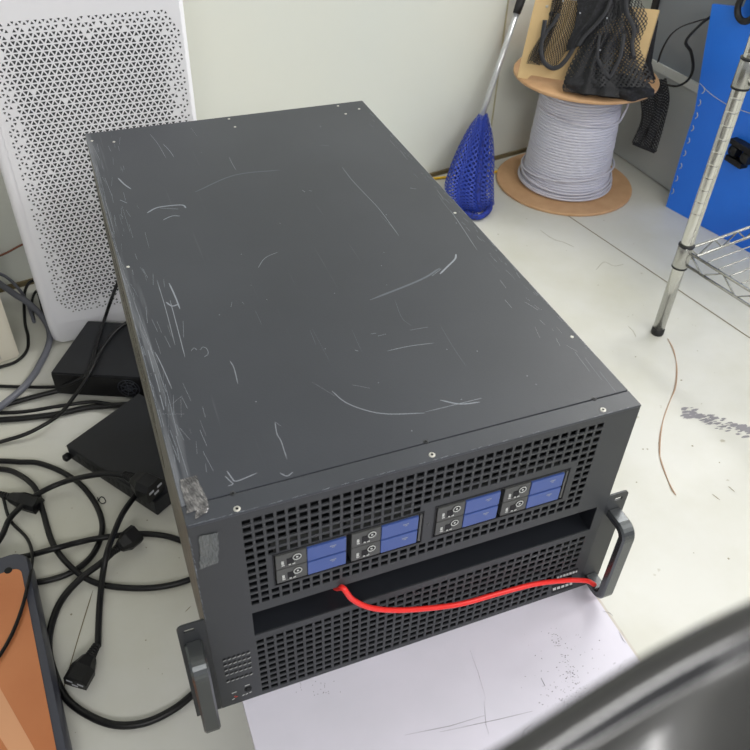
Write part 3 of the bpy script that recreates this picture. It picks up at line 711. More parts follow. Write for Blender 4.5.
def cable(px, r, label, mname='cord', name='power_cable', group=None, n=6, seg=10):
    """px: (u, v, height of the cable centre above the floor)"""
    P = [aty(q[0], q[1], q[3]) if len(q) > 3 else at(q[0], q[1], F + (q[2] if len(q) > 2 else r)) for q in px]
    m_ = MB(); sp = spline(P, n); m_.tube(sp, r, seg)
    o = m_.link(name, mname, origin=(P[len(P) // 2].x, P[len(P) // 2].y, F)); return tag(o, label, 'cable', group)
def plug(parent, pa, pb, zc, s_=1.0, roll=0.0, pins=True, lift=0.0):
    """moulded appliance connector from the cable end pa to its mouth pb (floor points), centre height zc"""
    a = Vector((pa.x, pa.y, zc)); b = Vector((pb.x, pb.y, zc + lift)); t_ = (b - a).normalized(); L_ = (b - a).length
    sdv = t_.cross(Vector((0, 0, 1))).normalized(); upv = sdv.cross(t_)
    R_ = Matrix.Rotation(roll, 3, t_); sdv = R_ @ sdv; upv = R_ @ upv
    w_, h_ = .0145 * s_, .0115 * s_
    sec = [(-1, -1), (1, -1), (1, .35), (.62, 1), (-.62, 1), (-1, .35)]
    rings = []; m_ = MB()
    for f, k in ((.30, .42), (.36, .62), (.50, .80), (.62, 1), (1, 1)):
        rings.append([m_.bm.verts.new(a + t_ * L_ * f + sdv * x * w_ * k + upv * y * h_ * k) for x, y in sec])
    for A, B in zip(rings, rings[1:]):
        for q in range(6): m_.bm.faces.new((A[q], A[(q + 1) % 6], B[(q + 1) % 6], B[q]))
    m_.bm.faces.new(rings[0]); m_.bm.faces.new(rings[-1])
    pl_ = m_.link('plug', 'cord_dark', parent)
    m_ = MB()
    for k in range(5):
        f = .02 + k * .065; m_.tube([a + t_ * L_ * f, a + t_ * L_ * (f + .045)], .0052 * s_ * (1 + k * .08), 10)
    m_.tube([a, a + t_ * L_ * .36], .0040 * s_, 10); m_.link('strain_relief', 'cord_dark', pl_)
    if pins:
        m_ = MB()
        for x, y in ((-.48, .10), (.48, .10), (0, -.45)):
            cc = b + sdv * x * w_ + upv * y * h_; u_, v_ = sdv * .0038 * s_, upv * .0015 * s_
            m_.prism([cc - u_ - v_, cc + u_ - v_, cc + u_ + v_, cc - u_ + v_], t_ * .0006)
        m_.link('contacts', 'pin', pl_)
R5 = .0047
A_ = cable([(-40, 461), (0, 461), (20, 462), (38, 463), (60, 471), (80, 484), (95, 503), (102, 522), (100, 540), (90, 558), (72, 572), (50, 580), (28, 583), (5, 583)], R5, 'black power cord looping round beside the flat black box to the copper case')
B_ = cable([(-40, 468, .005), (0, 469, .005), (18, 474, .006), (35, 488, .011), (43, 512, .006), (53, 544, .007), (72, 568, .015), (96, 583, .006), (128, 588, .005), (160, 587, .005), (191, 579, .005), (215, 565, .005)], R5, 'black power cord curving under the server edge just below the cable crossing')
C_ = cable([(-30, 580, .012), (0, 539, .013), (11, 517, .014), (35, 496, .017), (61, 483, .018), (88, 476, .040), (108, 474, .050), (124, 475.5, .052)], R5, 'black power cord whose plug lies on the flat black box')
plug(C_, at(124, 475, F + .05), at(156, 491, F + .052), F + .052, 1.35, .0, lift=.004)
D_ = cable([(-30, 566, .005), (22, 557, .006), (53, 549, .016), (80, 542, .007), (100, 538, .014), (133, 534, .006), (160, 535, .005), (182, 541, .005), (215, 556, .005)], R5, 'black cord running nearly straight from the copper case to under the server')
E_ = cable([(113, 552, .018), (101, 563, .015), (80, 579, .012), (61, 601, .006), (51, 627, .005), (49, 651, .005), (55, 675, .005), (67, 699, .005), (88, 715, .005), (115, 725, .005), (144, 723, .005), (171, 711, .005), (192, 695, .005), (225, 665, .005)], .0052, 'black power cord in the wide loop nearest the viewer, its plug under another cord')
plug(E_, at(111, 554, F + .018), at(137, 533, F + .018), F + .019, 1.05, .5, pins=False)
F_ = cable([(146, 478, .046), (137, 493, .030), (123, 513, .034), (114, 533, .036), (107, 553, .034), (103, 573, .018), (100, 600, .007), (98.5, 625, .006), (98, 646, .010)], R5, 'black power cord hanging down to a plug with three metal contacts facing the viewer')
plug(F_, at(97.5, 645, F + .011), at(75, 684, F + .011), F + .013, 1.15, -.2, lift=-.001)
G_ = cable([(3, 497, .012), (10, 520, .006), (26, 537, .005), (32, 552, .016), (31.5, 567, .03), (29, 580, .050), (22, 608, .052), (12, 634, .051), (-2, 658, .051), (-20, 680, .051)], .0026, 'thin black cord draped over the corner of the copper case', name='thin_cable')
plug(G_, at(-4, 493, F + .012), at(38, 505, F + .012), F + .012, .95, .3, pins=False)
cable([(-30, 250, .10), (-12, 274, .07), (13, 293, .045), (27, 302, .032), (40, 314, .022), (48, 326, .016), (50, 337, .012), (47, 350, .010), (39, 366, .012), (35, 373, .014), (22, 389, .018), (0, 407, .020), (-30, 430, .012)], .0068, 'thick grey cable arching in front of the cream box', 'grey_cord', 'thick_cable')
cable([(-20, 268, .06), (0, 274, .05), (9, 279, .045), (18, 288, .035), (26, 300, .010), (34, 322, .005)], .0035, 'thinner grey cable by the wall just above the thick grey one', 'grey_cord', 'grey_cable')
cable([(46, 300, .005), (41, 289, .022), (35, 281, .035), (29, 283, .032), (25, 291, .020), (24, 303, .006), (25, 323, .0035), (28, 337, .0035), (27, 350, .0035), (17, 361, .0035), (0, 367, .0035), (-30, 374, .0035)], .0032, 'thin black cable looping out beside the purifier foot and round the cream box', name='thin_cable')
cable([(44, 318, .003), (40, 300, .012), (37, 291, .020), (33, 297, .014), (32, 306, .004), (34, 320, .003)], .0028, 'short black cable loop tucked against the left side of the purifier', name='thin_cable')
cable([(123, 272, 0, .99), (116, 287, 0, .985), (110, 303, 0, .975), (105, 318, .0600), (99, 337, .0600), (92, 363, .0600), (88, 373, .058), (80, 379, .050), (66, 385, .030), (52, 387, .012), (25, 387, .006), (-30, 385, .005)], .0034, 'black cable crossing the mini computer from its back to the left, upper one', name='thin_cable')
cable([(140, 316, .062), (124.5, 324, .0595), (112, 335, .0595), (100, 352, .0595), (91.6, 369, .0595), (84, 383, .050), (76, 394, .040), (62, 412, .026), (49, 422, .022), (26, 434, .012), (0, 442, .006), (-30, 450, .005)], .0036, 'black cable crossing the mini computer diagonally down towards the viewer', name='thin_cable')
cable([(-30, 409, .007), (0, 406, .007), (26, 399, .007), (57, 391, .0085), (62, 391, .008)], .0050, 'black cable ending against the front of the mini computer', name='power_cable')
cable([(-30, 423, .006), (0, 420, .006), (26, 418, .006), (57, 414, .006), (85, 408, .006), (106, 406, .006), (119, 405, .006), (135, 404, .006), (158, 402, .006)], .0056, 'thick black cable along the front foot of the mini computer, lower of two', name='power_cable')
cable([(-30, 413, .010), (0, 413, .010), (26, 411.5, .010), (60, 406, .014), (90, 402, .012), (106, 403.5, .014), (116, 404.5, .0155), (132, 403, .0155), (155, 400.5, .0155)], .0036, 'black cable along the front foot of the mini computer, upper of two', name='thin_cable')
cable([(98, 501, .001), (101, 497, .0025), (104, 498, .0014), (105.5, 502, .001), (102, 503.5, .001), (99, 501, .0016), (97.5, 497.5, .002)], .0008, 'tiny curled black twist tie on the floor', 'rubber', 'twist_tie')

# cream box at the left edge
cb = thing('cream_box', (-.30, 1.03, F), 'cream coloured box cut off by the left edge of the photo', 'box')
cc_ = at(20.5, 357, F); a1 = math.radians(14)
m_ = MB(); u_ = Vector((math.cos(a1), math.sin(a1), 0)); v_ = Vector((-math.sin(a1), math.cos(a1), 0))
m_.prism([cc_, cc_ + v_ * .14, cc_ + v_ * .14 - u_ * .24, cc_ - u_ * .24], (0, 0, .42), bev=.004); m_.link('housing', 'cream', cb)
m_ = MB(); q_ = cc_ - u_ * .035 - v_ * .0006; m_.prism([q_ + Vector((0, 0, .01)), q_ - u_ * .002 + Vector((0, 0, .01)), q_ - u_ * .002 + Vector((0, 0, .41)), q_ + Vector((0, 0, .41))], v_ * .001); m_.link('panel_joint', 'edge', cb)

# brown cable along the wall
m_ = MB(); pts = [atp(-20, 262, WB, wn) - wn * .006, atp(5, 252, WB, wn) - wn * .006, atp(25, 242, WB, wn) - wn * .006, atp(60, 232, WB, wn) - wn * .006, wallpt(-.75, F + .05, -.006)]
m_.tube(spline(pts, 5), .0022, 8); tag(m_.link('brown_cable', 'brown', origin=wallpt(-1.1, F + .1)), 'thin reddish brown cable along the wall left of the purifier', 'cable')

# copper-faced case, lower left
cs = thing('equipment_case', (-.4, .2, F), 'dark grey rounded case with a copper coloured top panel at lower left', 'case')
o1, o2 = at(28, 566, F + .045), at(66, 752, F + .045); ed = (o2 - o1); ed.z = 0; edn = ed.normalized(); side = Vector((edn.y, -edn.x, 0))
if side.x > 0: side = -side
Lc, Wc = .72, .34; C0 = Vector((o1.x, o1.y, 0)) - edn * .032
def qc(a, b, z): p = C0 + edn * a + side * b; return Vector((p.x, p.y, z))
def rr_c(a0, b0, a1_, b1, r, z, n=6):
    o = []
    for ca, cb_, t0 in ((a0 + r, b0 + r, 180), (a1_ - r, b0 + r, 270), (a1_ - r, b1 - r, 0), (a0 + r, b1 - r, 90)):
        for k in range(n + 1): t = math.radians(t0 + 90 * k / n); o.append(qc(ca + r * math.cos(t), cb_ + r * math.sin(t), z))
    return o
m_ = MB(); m_.grid([rr_c(-.002, -.002, Lc, Wc, .022, F + .0), rr_c(-.004, -.004, Lc, Wc, .024, F + .012), rr_c(-.004, -.004, Lc, Wc, .024, F + .036), rr_c(0, 0, Lc - .004, Wc - .004, .022, F + .045)], closed=True)
m_.face(rr_c(0, 0, Lc - .004, Wc - .004, .022, F + .045)); m_.face(rr_c(-.002, -.002, Lc, Wc, .022, F)[::-1]); m_.link('shell', 'case', cs)
m_ = MB(); m_.prism(rr_c(.030, .010, Lc - .03, Wc - .03, .012, F + .0452), (0, 0, .0012)); m_.link('copper_panel', 'panel', cs)
m_ = MB(); z_ = F + .0466  # diagonal reflection on the glossy panel, painted as a flat tan band
m_.face([at(u, v, z_) for u, v in ((-60, 588), (0, 688), (36, 752), (60, 795), (34, 795), (9, 752), (-60, 640))]); m_.link('tan_reflection', 'tan', cs)
m_ = MB(); ph = at(8.5, 571, F + .0451); m_.lathe([(.0060, 0), (.0055, .0018)], ph, 16); m_.link('screw_hole', 'dark_in', cs)

# ------------------------------------------------------------------ far right corner
# steel cabinet
cd = Vector((.045, -1, 0)).normalized(); cn = Vector((1, .045, 0)).normalized(); CB = Vector((1.5138, 1.4111, 0))
def qk(a, b, z): p = CB + cd * a + cn * b; return Vector((p.x, p.y, z))
ck = thing('steel_cabinet', tuple(qk(.3, .2, F)), 'grey steel cabinet standing against the corner behind the blue board', 'cabinet')
Lk = .44; L0 = -.155
m_ = MB(); m_.prism([qk(L0, .002, F + .004), qk(Lk, .002, F + .004), qk(Lk, .40, F + .004), qk(L0 + .075, .40, F + .004)], (0, 0, .278)); m_.link('lower_body', 'cab_light', ck)
m_ = MB(); m_.prism([qk(L0 + .01, .01, F), qk(Lk - .01, .01, F), qk(Lk - .01, .39, F), qk(L0 + .085, .39, F)], (0, 0, .005)); m_.link('plinth', 'rubber', ck)
m_ = MB(); m_.prism([qk(0, -.003, .032), qk(Lk, -.003, .032), qk(Lk, .40, .032), qk(0, .40, .032)], (0, 0, .022)); m_.link('rail', 'cab_strip', ck)
m_ = MB(); m_.prism([qk(.0, .004, .054), qk(Lk, .004, .054), qk(Lk, .40, .054), qk(.0, .40, .054)], (0, 0, .75)); m_.link('upper_body', 'cab_dark', ck)
m_ = MB(); m_.prism([qk(-.008, -.004, .054), qk(.012, -.004, .054), qk(.012, .02, .054), qk(-.008, .02, .054)], (0, 0, .75)); m_.link('edge_seal', 'rubber', ck)

# blue corrugated board
bb = thing('blue_board', (1.49, .97, F), 'bright blue corrugated plastic board standing behind the wire shelf', 'board')
B0 = at(665.5, 206.5, F); B1 = at(750, 253, F); B0.z = B1.z = F; bd = (B1 - B0).normalized(); bn = Vector((bd.y, -bd.x, 0))
if bn.x > 0: bn = -bn                                 # towards the camera
def pb(u, v): return atp(u, v, B0, bn)
poly = [B0, pb(681, 154), pb(695, 111), pb(704, 52), pb(712, 4), pb(743, 8), pb(756, -24), B0 + bd * .36 + Vector((0, 0, .62)), B0 + bd * .36]
m_ = MB(); m_.prism(poly, -bn * .010, bev=.0008); bo = m_.link('board', 'blue_box', bb)
m_ = MB()
for k in range(9):
    u, v = 672.5 + k * 3.95 - (k > 6) * 1, 191 - k * 12.6; p = pb(u, v) + bn * .0006
    m_.tube([p + Vector((0, 0, z)) + bd * x for z, x in ((.008, 0), (.004, .0035), (0, .0045), (-.004, .0035), (-.008, 0))], .0011, 6)
m_.link('staples', 'white_ink', bo)
m_ = MB(); m_.tube(spline([pb(u, v) + bn * .0012 for u, v in ((700, 83), (710, 93), (723, 102), (733, 107), (750, 113), (765, 117))], 4), .0008, 6); m_.link('thin_white_wire', 'white_ink', bb)
m_ = MB(); ctr = pb(742, 151) + bn * .012
m_.box(ctr + Vector((-.012, -.05, .012)), ctr + Vector((.012, .028, .026)), bev=.002); m_.box(ctr + Vector((-.012, -.03, -.030)), ctr + Vector((.012, .026, -.016)), bev=.002)
for yy_ in (.012, -.030): m_.lathe([(.012, -.012), (.015, -.008), (.015, .008), (.012, .012)], ctr + Vector((0, yy_, -.002)), 20, axis=(0, 1, 0))
m_.link('latch', 'cord_dark', bb)
m_ = MB(); hc = pb(753, 6) + bn * .02; m_.tube([hc + bd * .024 * math.cos(a) + Vector((0, 0, .030 * math.sin(a))) for a in [k * math.pi / 12 for k in range(24)]], .0075, 10, closed=True)
m_.tube([hc - bn * .02, hc + bd * .022], .006, 8); m_.link('carry_loop', 'rubber', bb)

# chrome wire shelf
a9 = math.radians(9.5); s1 = Vector((math.cos(a9), math.sin(a9), 0)); s2 = Vector((math.sin(a9), -math.cos(a9), 0))
PP = Vector((1.0901, .6340, 0))
ws = thing('wire_shelf', (PP.x + .4, PP.y - .1, F), 'chrome wire shelving unit on round posts at the right edge', 'shelf')
def qs(a, b, z): p = PP + s1 * a + s2 * b; return Vector((p.x, p.y, z))
LS, WS = .9, .36
for (a, b) in ((0, 0), (LS, 0), (0, WS), (LS, WS)):
    m_ = MB(); p = qs(a, b, F)
    prof = [(.0127, .012)]
    z = .30
    while z < 1.2: prof += [(.0127, z - .0025), (.0127, z - .0006), (.0123, z), (.0127, z + .0006), (.0127, z + .0025)]; z += .0254
    prof += [(.0127, 1.25)]
    m_.lathe(prof, p, 24); po = m_.link('post', 'post', ws)
    m_ = MB(); m_.lathe([(.0135, 0), (.0140, .004), (.0138, .014), (.012, .0145)], p, 20); m_.link('foot_cap', 'rubber', po)
SHZ = (-.069, .302)
for zc in SHZ:
    for (a, b) in ((0, 0), (LS, 0), (0, WS), (LS, WS)):
        m_ = MB(); m_.lathe([(.0150, 0), (.0158, .002), (.0150, .046), (.0140, .048)], qs(a, b, zc - .006), 24); co = m_.link('collar', 'steel', ws)
        for z in (zc - .0085, zc + .042): m_ = MB(); m_.lathe([(.0162, 0), (.0162, .0028)], qs(a, b, z), 24); m_.link('collar_ring', 'rubber', co)
    ed_ = MB(); lo, hi = zc + .004, zc + .032
    for (p, q) in ((qs(0, 0, 0), qs(LS, 0, 0)), (qs(0, WS, 0), qs(LS, WS, 0)), (qs(0, 0, 0), qs(0, WS, 0)), (qs(LS, 0, 0), qs(LS, WS, 0))):
        t_ = (q - p).normalized(); p2, q2_ = p + t_ * .013, q - t_ * .013; L_ = (q2_ - p2).length
        for z in (lo, hi): ed_.tube([p2 + Vector((0, 0, z)), q2_ + Vector((0, 0, z))], .0030, 8)
        n_ = max(4, int(round(L_ / .036)) // 2 * 2); ed_.tube([p2 + t_ * L_ * k / n_ + Vector((0, 0, lo if k % 2 else hi)) for k in range(n_ + 1)], .0019, 6)
    ed_.link('shelf_frame', 'steel', ws)
    wi = MB(); n_ = 13
    for k in range(1, n_): b = WS * k / n_; wi.tube([qs(.004, b, hi + .002), qs(LS - .004, b, hi + .002)], .0014, 6)
    for a in (.3, .6): wi.tube([qs(a, .004, hi - .001), qs(a, WS - .004, hi - .001)], .0022, 6)
    wi.link('shelf_wires', 'steel', ws)

# cable spool
SC_ = Vector((1.262, 1.309, 0)); sp_ = thing('cable_spool', (SC_.x, SC_.y, F), 'spool of pale grey cable between two round fibreboard discs in the corner', 'spool')
m_ = MB(); m_.lathe([(.1895, 0), (.191, .002), (.191, .006), (.1895, .008)], (SC_.x, SC_.y, F), 96); o = m_.link('lower_disc', 'chip', sp_)
m_ = MB(); m_.lathe([(.1855, 0), (.187, .002), (.187, .006), (.1855, .008)], (SC_.x, SC_.y, .054), 96); m_.link('upper_disc', 'chip', sp_)
prof = []; n_ = 38; z0, z1 = F + .008, .054; pch = (z1 - z0) / n_
for k in range(n_):
    t = k / n_; base = .1165 - .0135 * t + (.005 if t < .16 else 0) * (1 - t / .16) + rnd.uniform(-.0008, .0008)
    for q in range(7): a = math.pi * q / 7; prof.append((base + (.0038 * math.sin(a) if q else -.0016), z0 + pch * (k + .5) - pch / 2 * math.cos(a)))
prof.append((.103, z1))
m_ = MB(); m_.lathe(prof, (SC_.x, SC_.y, 0), 96); m_.link('wound_cable', 'wire', sp_)
def loop(zf, rf, a0, a1_, n=60, r=.0029):
    P = []
    for k in range(n + 1):
        a = a0 + (a1_ - a0) * k / n; P.append(Vector((SC_.x + rf(a) * math.cos(a), SC_.y + rf(a) * math.sin(a), zf(a))))
    m_ = MB(); m_.tube(P, r, 8); m_.link('loose_turn', 'wire', sp_)
tp_ = 2 * math.pi
loop(lambda a: -.205 + .012 * math.sin(a + .4), lambda a: .1275 + .003 * math.sin(2 * a), 0, tp_, 72)
loop(lambda a: -.186 + .014 * math.sin(a * 1 + 2.4), lambda a: .1255, 0, tp_, 72)
loop(lambda a: -.231 + .004 * math.sin(a), lambda a: .1300, 0, tp_, 72)
loop(lambda a: -.222 + .006 * math.sin(a + 1), lambda a: .1285, 0, tp_, 72)
loop(lambda a: -.031 + .010 * math.sin(a * 1.0 - 1.2), lambda a: .1145, math.radians(170), math.radians(318), 50)
m_ = MB(); e_ = math.radians(318); st = Vector((SC_.x + .1145 * math.cos(e_), SC_.y + .1145 * math.sin(e_), -.031 + .010 * math.sin(e_ - 1.2)))
m_.tube(spline([st, st + Vector((.03, .024, .022)), st + Vector((.055, .060, .050)), st + Vector((.062, .100, .068))], 5), .0029, 8); m_.link('loose_turn', 'wire', sp_)

# beige bent metal plate standing on the spool
n_pl = None
p_bl = at(517, 77.5, .0625); p_br = at(634, 99, .0625); pd = (p_br - p_bl).normalized(); lean = Vector((-pd.y, pd.x, 0)) * .42 + Vector((0, 0, 1)); lean.normalize()
pn = pd.cross(lean).normalized()
if pn.y > 0: pn = -pn
def pp(u, v, off=0): return atp(u, v, p_bl + pn * off, pn)
plt = thing('beige_plate', tuple((p_bl + p_br) / 2), 'beige metal plate with a folded foot standing on top of the cable spool', 'plate')
m_ = MB(); tl = p_bl + lean * .26; tr = pp(659.5, 10); top_dir = (pp(638, 7) - tr).normalized()
outl = [p_bl, pp(527, 79.3), pp(531, 75.0), pp(565, 80.5), pp(566, 86.4), p_br, tr]
k_ = (tl - tr).length; outl += [pp(536, -3.5), ]
m_.prism(outl, -pn * .002, bev=.0005); m_.link('face', 'beige', plt)
m_ = MB(); e_r = (tr - p_br); m_.prism([p_br, tr, tr - pn * .018, p_br - pn * .018 + Vector((0, 0, .004))], -pd * .002); m_.link('side_flange', 'beige', plt)
for u, v, r in ((547, 6.5, .0035), (551, 14, .0055)):
    p = pp(u, v, .0004); m_ = MB(); m_.lathe([(r, 0), (r * .8, .0012)], p, 14, axis=pn); m_.link('screw', 'screw' if r < .004 else 'dark_in', plt)

# black mesh bag
bag = thing('mesh_bag', tuple(at(610, 92, .0625)), 'black mesh bag with straps slumped over the beige plate on the spool', 'bag')
def sheet(nm, left, right, off0, off1, mname, rip=.006, nr_=26, nc_=22, ph=0.0, bul=.012):
    Lp = spline([pp(u, v, off0) for u, v in left], 6); Rp = spline([pp(u, v, off0) for u, v in right], 6)
    def res(P, n):
        return [P[min(len(P) - 1, int(i / n * (len(P) - 1)))].lerp(P[min(len(P) - 1, int(i / n * (len(P) - 1)) + 1)], (i / n * (len(P) - 1)) % 1) for i in range(n + 1)]
    Lq, Rq = res(Lp, nr_), res(Rp, nr_); rows = []
    for i in range(nr_ + 1):
        row = []
        for j in range(nc_ + 1):
            t = j / nc_; s_ = i / nr_
            o_ = (off1 - off0) * s_ + bul * math.sin(math.pi * t) + rip * math.sin(t * 17 + s_ * 5 + ph) * math.sin(math.pi * t)
            row.append(Lq[i].lerp(Rq[i], t) + pn * o_)
        rows.append(row)
    m_ = MB(); m_.grid(rows); return m_.link(nm, mname, bag)
def strap(px, w_, off, mname='strap', up=None, nm='strap'):
    P = spline([pp(u, v, off) for u, v in px], 6); m_ = MB(); m_.tube(P, w_, 8, sx=.22, sy=1.0, up=pn); m_.link(nm, mname, bag)
sheet('netting', [(554, -6), (548, 22), (540, 40), (531, 52), (527, 64)], [(582, -8), (578, 14), (574, 34), (566, 52), (556, 68)], .006, .014, 'black_net')
sheet('netting', [(553, -6), (550, 12), (546, 28), (536, 44), (530, 60)], [(566, -8), (560, 14), (553, 34), (546, 50), (540, 66)], .010, .016, 'black_net2', ph=1)
sheet('cloth_panel', [(577, -10), (577, 10), (574, 28), (568, 42), (566, 52)], [(634, -8), (628, 8), (615, 20), (596, 32), (590, 44)], .018, .024, 'black_cloth', rip=.004)
sheet('netting', [(598, -6), (592, 24), (582, 46), (572, 66), (564, 84)], [(638, -6), (648, 20), (640, 44), (646, 62), (656, 84)], .016, .030, 'black_net')
sheet('netting', [(600, 2), (588, 30), (578, 50), (568, 70), (563, 88)], [(630, 2), (640, 28), (632, 46), (640, 66), (652, 88)], .024, .040, 'black_net2', ph=2)
sheet('netting', [(590, 34), (578, 54), (569, 72), (563, 86), (564, 92)], [(616, 34), (610, 54), (612, 72), (618, 86), (620, 98)], .034, .046, 'black_net2', ph=2.6)
# heap of netting lying on the disc
m_ = MB(); rows = []
h0, h1 = at(566, 84, .084), at(654, 92, .084)
for i in range(41):
    t = i / 40; ctr = h0.lerp(h1, t) + Vector((0, .012 * math.sin(3 * t), 0)); r_ = .004 + .030 * math.sin(math.pi * min(1, max(0, t))) ** .55
    row = []
    for j in range(24):
        a = j / 24 * 2 * math.pi; k = 1 + .14 * math.sin(5 * a + 9 * t) + .10 * math.sin(3 * a - 23 * t)
        p = ctr + Vector((0, math.cos(a) * r_ * k * 1.15, math.sin(a) * r_ * k * .85)); p.z = max(p.z, .0626); row.append(p)
    rows.append(row)
m_.grid(rows, closed=True); m_.link('netting_heap', 'black_cloth', bag)
# flap hanging off the disc to the right
m_ = MB(); rows = []
dd = {0: ((640, 98), (664, 78)), 1: ((640, 118), (669, 100)), 2: ((636, 134), (664, 126)), 3: ((633, 143), (655, 152))}
Lq = spline([aty(dd[k][0][0], dd[k][0][1], 1.262 - .004 * k) for k in range(4)], 8); Rq = spline([aty(dd[k][1][0], dd[k][1][1], 1.215 - .002 * k) for k in range(4)], 8)
for i in range(len(Lq)):
    rows.append([Lq[i].lerp(Rq[i], j / 16) + Vector((.004 * math.sin(j * .9 + i * .2), -.005 * math.sin(j * 1.3), 0)) for j in range(17)])
m_.grid(rows); m_.link('hanging_flap', 'flap_net', bag)
m_ = MB(); m_.grid([[p + Vector((.004, .006, 0)) for p in r] for r in rows]); m_.link('hanging_flap', 'flap_net', bag)
m_ = MB(); m_.tube([Lq[-1], Lq[-1].lerp(Rq[-1], .5), Rq[-1]], .005, 8, sx=1, sy=.5); m_.link('flap_hem', 'black_cloth', bag)
m_ = MB(); m_.tube([aty(u, v, 1.235) for u, v in ((655, 20), (650, 42), (645, 62), (650, 78), (662, 92))], [.010, .014, .020, .016, .008], 10, sx=.7, sy=1); m_.link('side_bunch', 'black_cloth', bag)
strap([(545, 20), (543, 34), (541, 50), (544, 62), (552, 68), (560, 66), (568, 57), (575, 45), (580, 36)], .0060, .030)
strap([(559, 14), (553, 24), (547, 31), (543, 40)], .0050, .030)
strap([(612, -4), (606, 12), (594, 27), (585, 36), (578, 46)], .0048, .044)
strap([(626, -4), (627, 12), (634, 30), (632, 44), (634, 58)], .0055, .046)
strap([(624, 34), (622, 48), (619, 60), (613, 72), (609, 77), (602, 68), (598, 60)], .0055, .052)
strap([(600, 34), (598, 48), (598, 60), (604, 72)], .0040, .052)
P = spline([aty(658, 62, 1.22), aty(662, 50, 1.20), aty(670, 36, 1.18), aty(681, 27, 1.165), aty(698, 21, 1.155), aty(710, 18, 1.15)], 6)
m_ = MB(); m_.tube(P, .0035, 8, sx=.3, sy=1, up=(0, -1, 0)); m_.link('strap', 'rubber', bag)
P = spline([aty(712, 16, 1.150), aty(701, 24, 1.152), aty(686, 41, 1.165), aty(691, 52, 1.170), aty(693, 68, 1.175), aty(688, 80, 1.185), aty(677, 86, 1.20), aty(665, 84, 1.215), aty(658, 80, 1.225)], 6)
m_ = MB(); m_.tube(P, .0042, 8, sx=.3, sy=1, up=(0, -1, 0)); m_.link('strap', 'rubber', bag)
for u, v in ((580, 13), (607, 18), (600, 50), (563, 1), (664, 72), (667, 77)):
    m_ = MB(); p = pp(u, v, .050) if u < 650 else aty(u, v, 1.205); m_.lathe([(.0022, 0), (.0016, .0014)], p, 10, axis=(0, -1, .3)); m_.link('snap_rivet', 'pin', bag)

# blue landing net
ln = thing('landing_net', tuple(at(470, 210, F)), 'landing net with deep blue netting, handle leaning against the back wall', 'net')
A0 = aty(483, 112, 1.40); A1 = aty(517, 12, 1.452); ad = (A1 - A0).normalized()
m_ = MB(); m_.tube([A0 - ad * .02, A1], .0078, 16); m_.link('pole', 'alu', ln)
m_ = MB(); m_.tube([A1 - ad * .004, A1 + ad * .016, A1 + ad * .20, A1 + ad * .23], [.0098, .0110, .0110, .0085], 16); m_.link('grip', 'rubber', ln)
Lb = [(479, 114), (470, 128), (459, 152), (451, 174), (447, 190), (451, 203), (462, 214)]; Rb = [(487, 113), (491, 132), (492, 156), (491, 178), (491, 196), (491, 206), (484, 215)]
Yb = [1.40, 1.385, 1.345, 1.305, 1.28, 1.262, 1.250]
Lq = spline([aty(u, v, y) for (u, v), y in zip(Lb, Yb)], 7); Rq = spline([aty(u, v, y) for (u, v), y in zip(Rb, Yb)], 7)
def net_surface(k, folds, amp):
    rows = []
    for i, (l, r) in enumerate(zip(Lq, Rq)):
        cc = (l + r) / 2; hw = (r - l) / 2; t = i / (len(Lq) - 1); row = []
        for j in range(64):
            a = j / 64 * 2 * math.pi; w_ = 1 + amp * math.sin(folds * a + 2 * t) * min(1, t * 3)
            p = cc + hw * math.cos(a) * k * (1 + amp * .3 * math.sin(folds * a)) + Vector((0, -1, .12)) * math.sin(a) * hw.length * .62 * k * w_
            p.z = max(p.z, F + .0015); row.append(p)
        rows.append(row)
    rows.append([sum(rows[-1], Vector()) / 64 + Vector((0, 0, .004)) + (p - sum(rows[-1], Vector()) / 64) * .3 for p in rows[-1]])
    return rows
m_ = MB(); m_.grid(net_surface(1.0, 7, .30), closed=True); m_.link('netting', 'blue_net', ln)
m_ = MB(); m_.grid(net_surface(.66, 5, .40), closed=True); m_.link('inner_folds', 'blue_cloth', ln)
m_ = MB()
bt = [at(466, 213, F + .010), at(474, 217, F + .010), at(482, 216, F + .010), at(489, 210, F + .012), at(490, 203, F + .016)]
m_.tube(spline(bt, 5), .0075, 10); m_.link('gathered_hem', 'blue_cloth', ln)
m_ = MB(); m_.tube([p + Vector((0, -.006, 0)) for p in Rq[2:-6]], .0013, 6); m_.link('rim_thread', 'white_ink', ln)

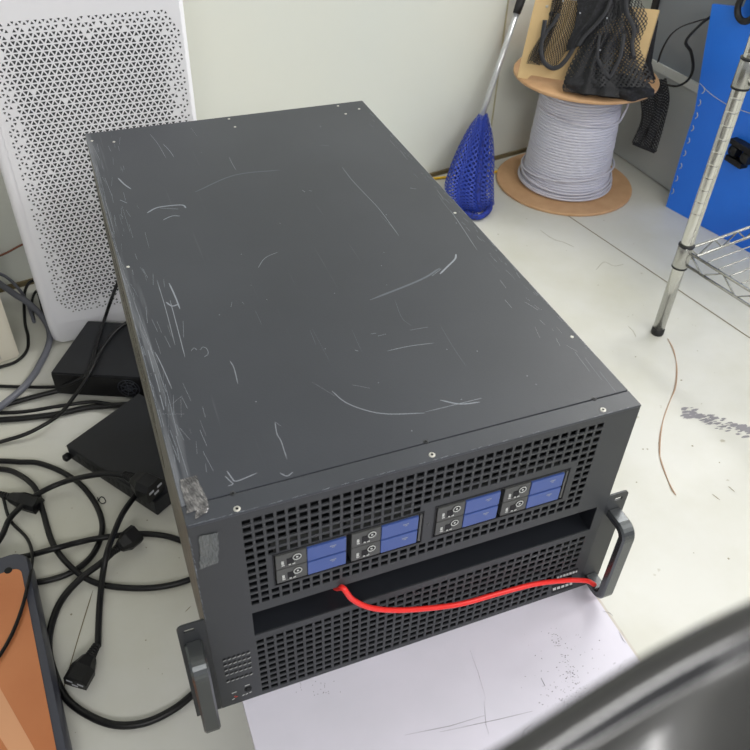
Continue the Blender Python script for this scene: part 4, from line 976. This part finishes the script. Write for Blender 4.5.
# cables on the open floor
m_ = MB(); yp = [at(u, v, F + .0042) for u, v in ((404, 184), (430, 179), (448, 177), (462, 175.5), (478, 173.5), (494, 172), (500, 170))]
yp = [wallpt(-1.0, F + .0042, -.03)] + [Vector((p.x, p.y, F + .0042)) for p in yp]
m_.tube(spline(yp, 4), .0036, 8); tag(m_.link('yellow_cable', 'yellow', origin=(.95, 1.42, F)), 'yellow cable along the foot of the back wall', 'cable')
m_ = MB(); cp = [at(u, v, F + .0012) for u, v in ((668, 339), (673, 350), (677, 366), (676, 386), (670, 401), (664, 417), (661, 434), (660, 451), (661, 462), (667, 478), (673, 490), (676, 495))]
m_.tube(spline(cp, 6), .0008, 6); m_.tube(spline([p + Vector((.0022 * math.sin(i * 1.7), .001, .0004)) for i, p in enumerate(cp)], 6), .0006, 6)
tag(m_.link('copper_wire', 'copper', origin=(cp[5].x, cp[5].y, F)), 'thin twisted copper wire lying on the floor below the shelf post', 'wire')

# ------------------------------------------------------------------ glossy black shell close to the camera (out of focus)
def near(u, v, d): return CP + ray(u, v) * d
gs = thing('glossy_shell', tuple(near(720, 760, .14)), 'blurred glossy black curved shell right in front of the lens', 'shell')
e_ = [near(u, v, d) for u, v, d in ((420, 802, .128), (470, 768, .128), (515, 741, .128), (560, 712, .129), (610, 680, .130), (660, 650, .131), (710, 624, .132), (760, 601, .133), (830, 572, .134))]
ep = spline(e_, 5); dn = (Y * .86 + X * .30).normalized(); rows = []
for i, p in enumerate(ep):
    row = []
    for k in range(29):                               # rolled rim, then a broad bulging flank
        s_ = k / 28; a = math.pi * (1.08 - 1.0 * s_)
        if s_ < .3:
            a = math.pi * (1 - s_ / .3) ; q = p + dn * (.0028 * (1 + math.cos(a))) - Z * (.0028 * math.sin(a))
            q0 = q
        else:
            t = (s_ - .3) / .7; q = p + dn * (.0056 + .060 * t) - Z * (.010 * math.sin(math.pi * min(1, t * 1.15)) * (1 + .25 * math.sin(i * .22)) + .002 * math.sin(t * 9 + i * .12))
        row.append(q)
    rows.append(row)
m_ = MB(); m_.grid(rows); sh = m_.link('shell_skin', 'gloss', gs)
so = sh.modifiers.new('thickness', 'SOLIDIFY'); so.thickness = .0015; so.offset = 0

# ------------------------------------------------------------------ view
S.view_settings.view_transform = 'Standard'; S.view_settings.look = 'None'; S.view_settings.gamma = 1
S.view_settings.use_curve_mapping = False; S.view_settings.exposure = 0.0
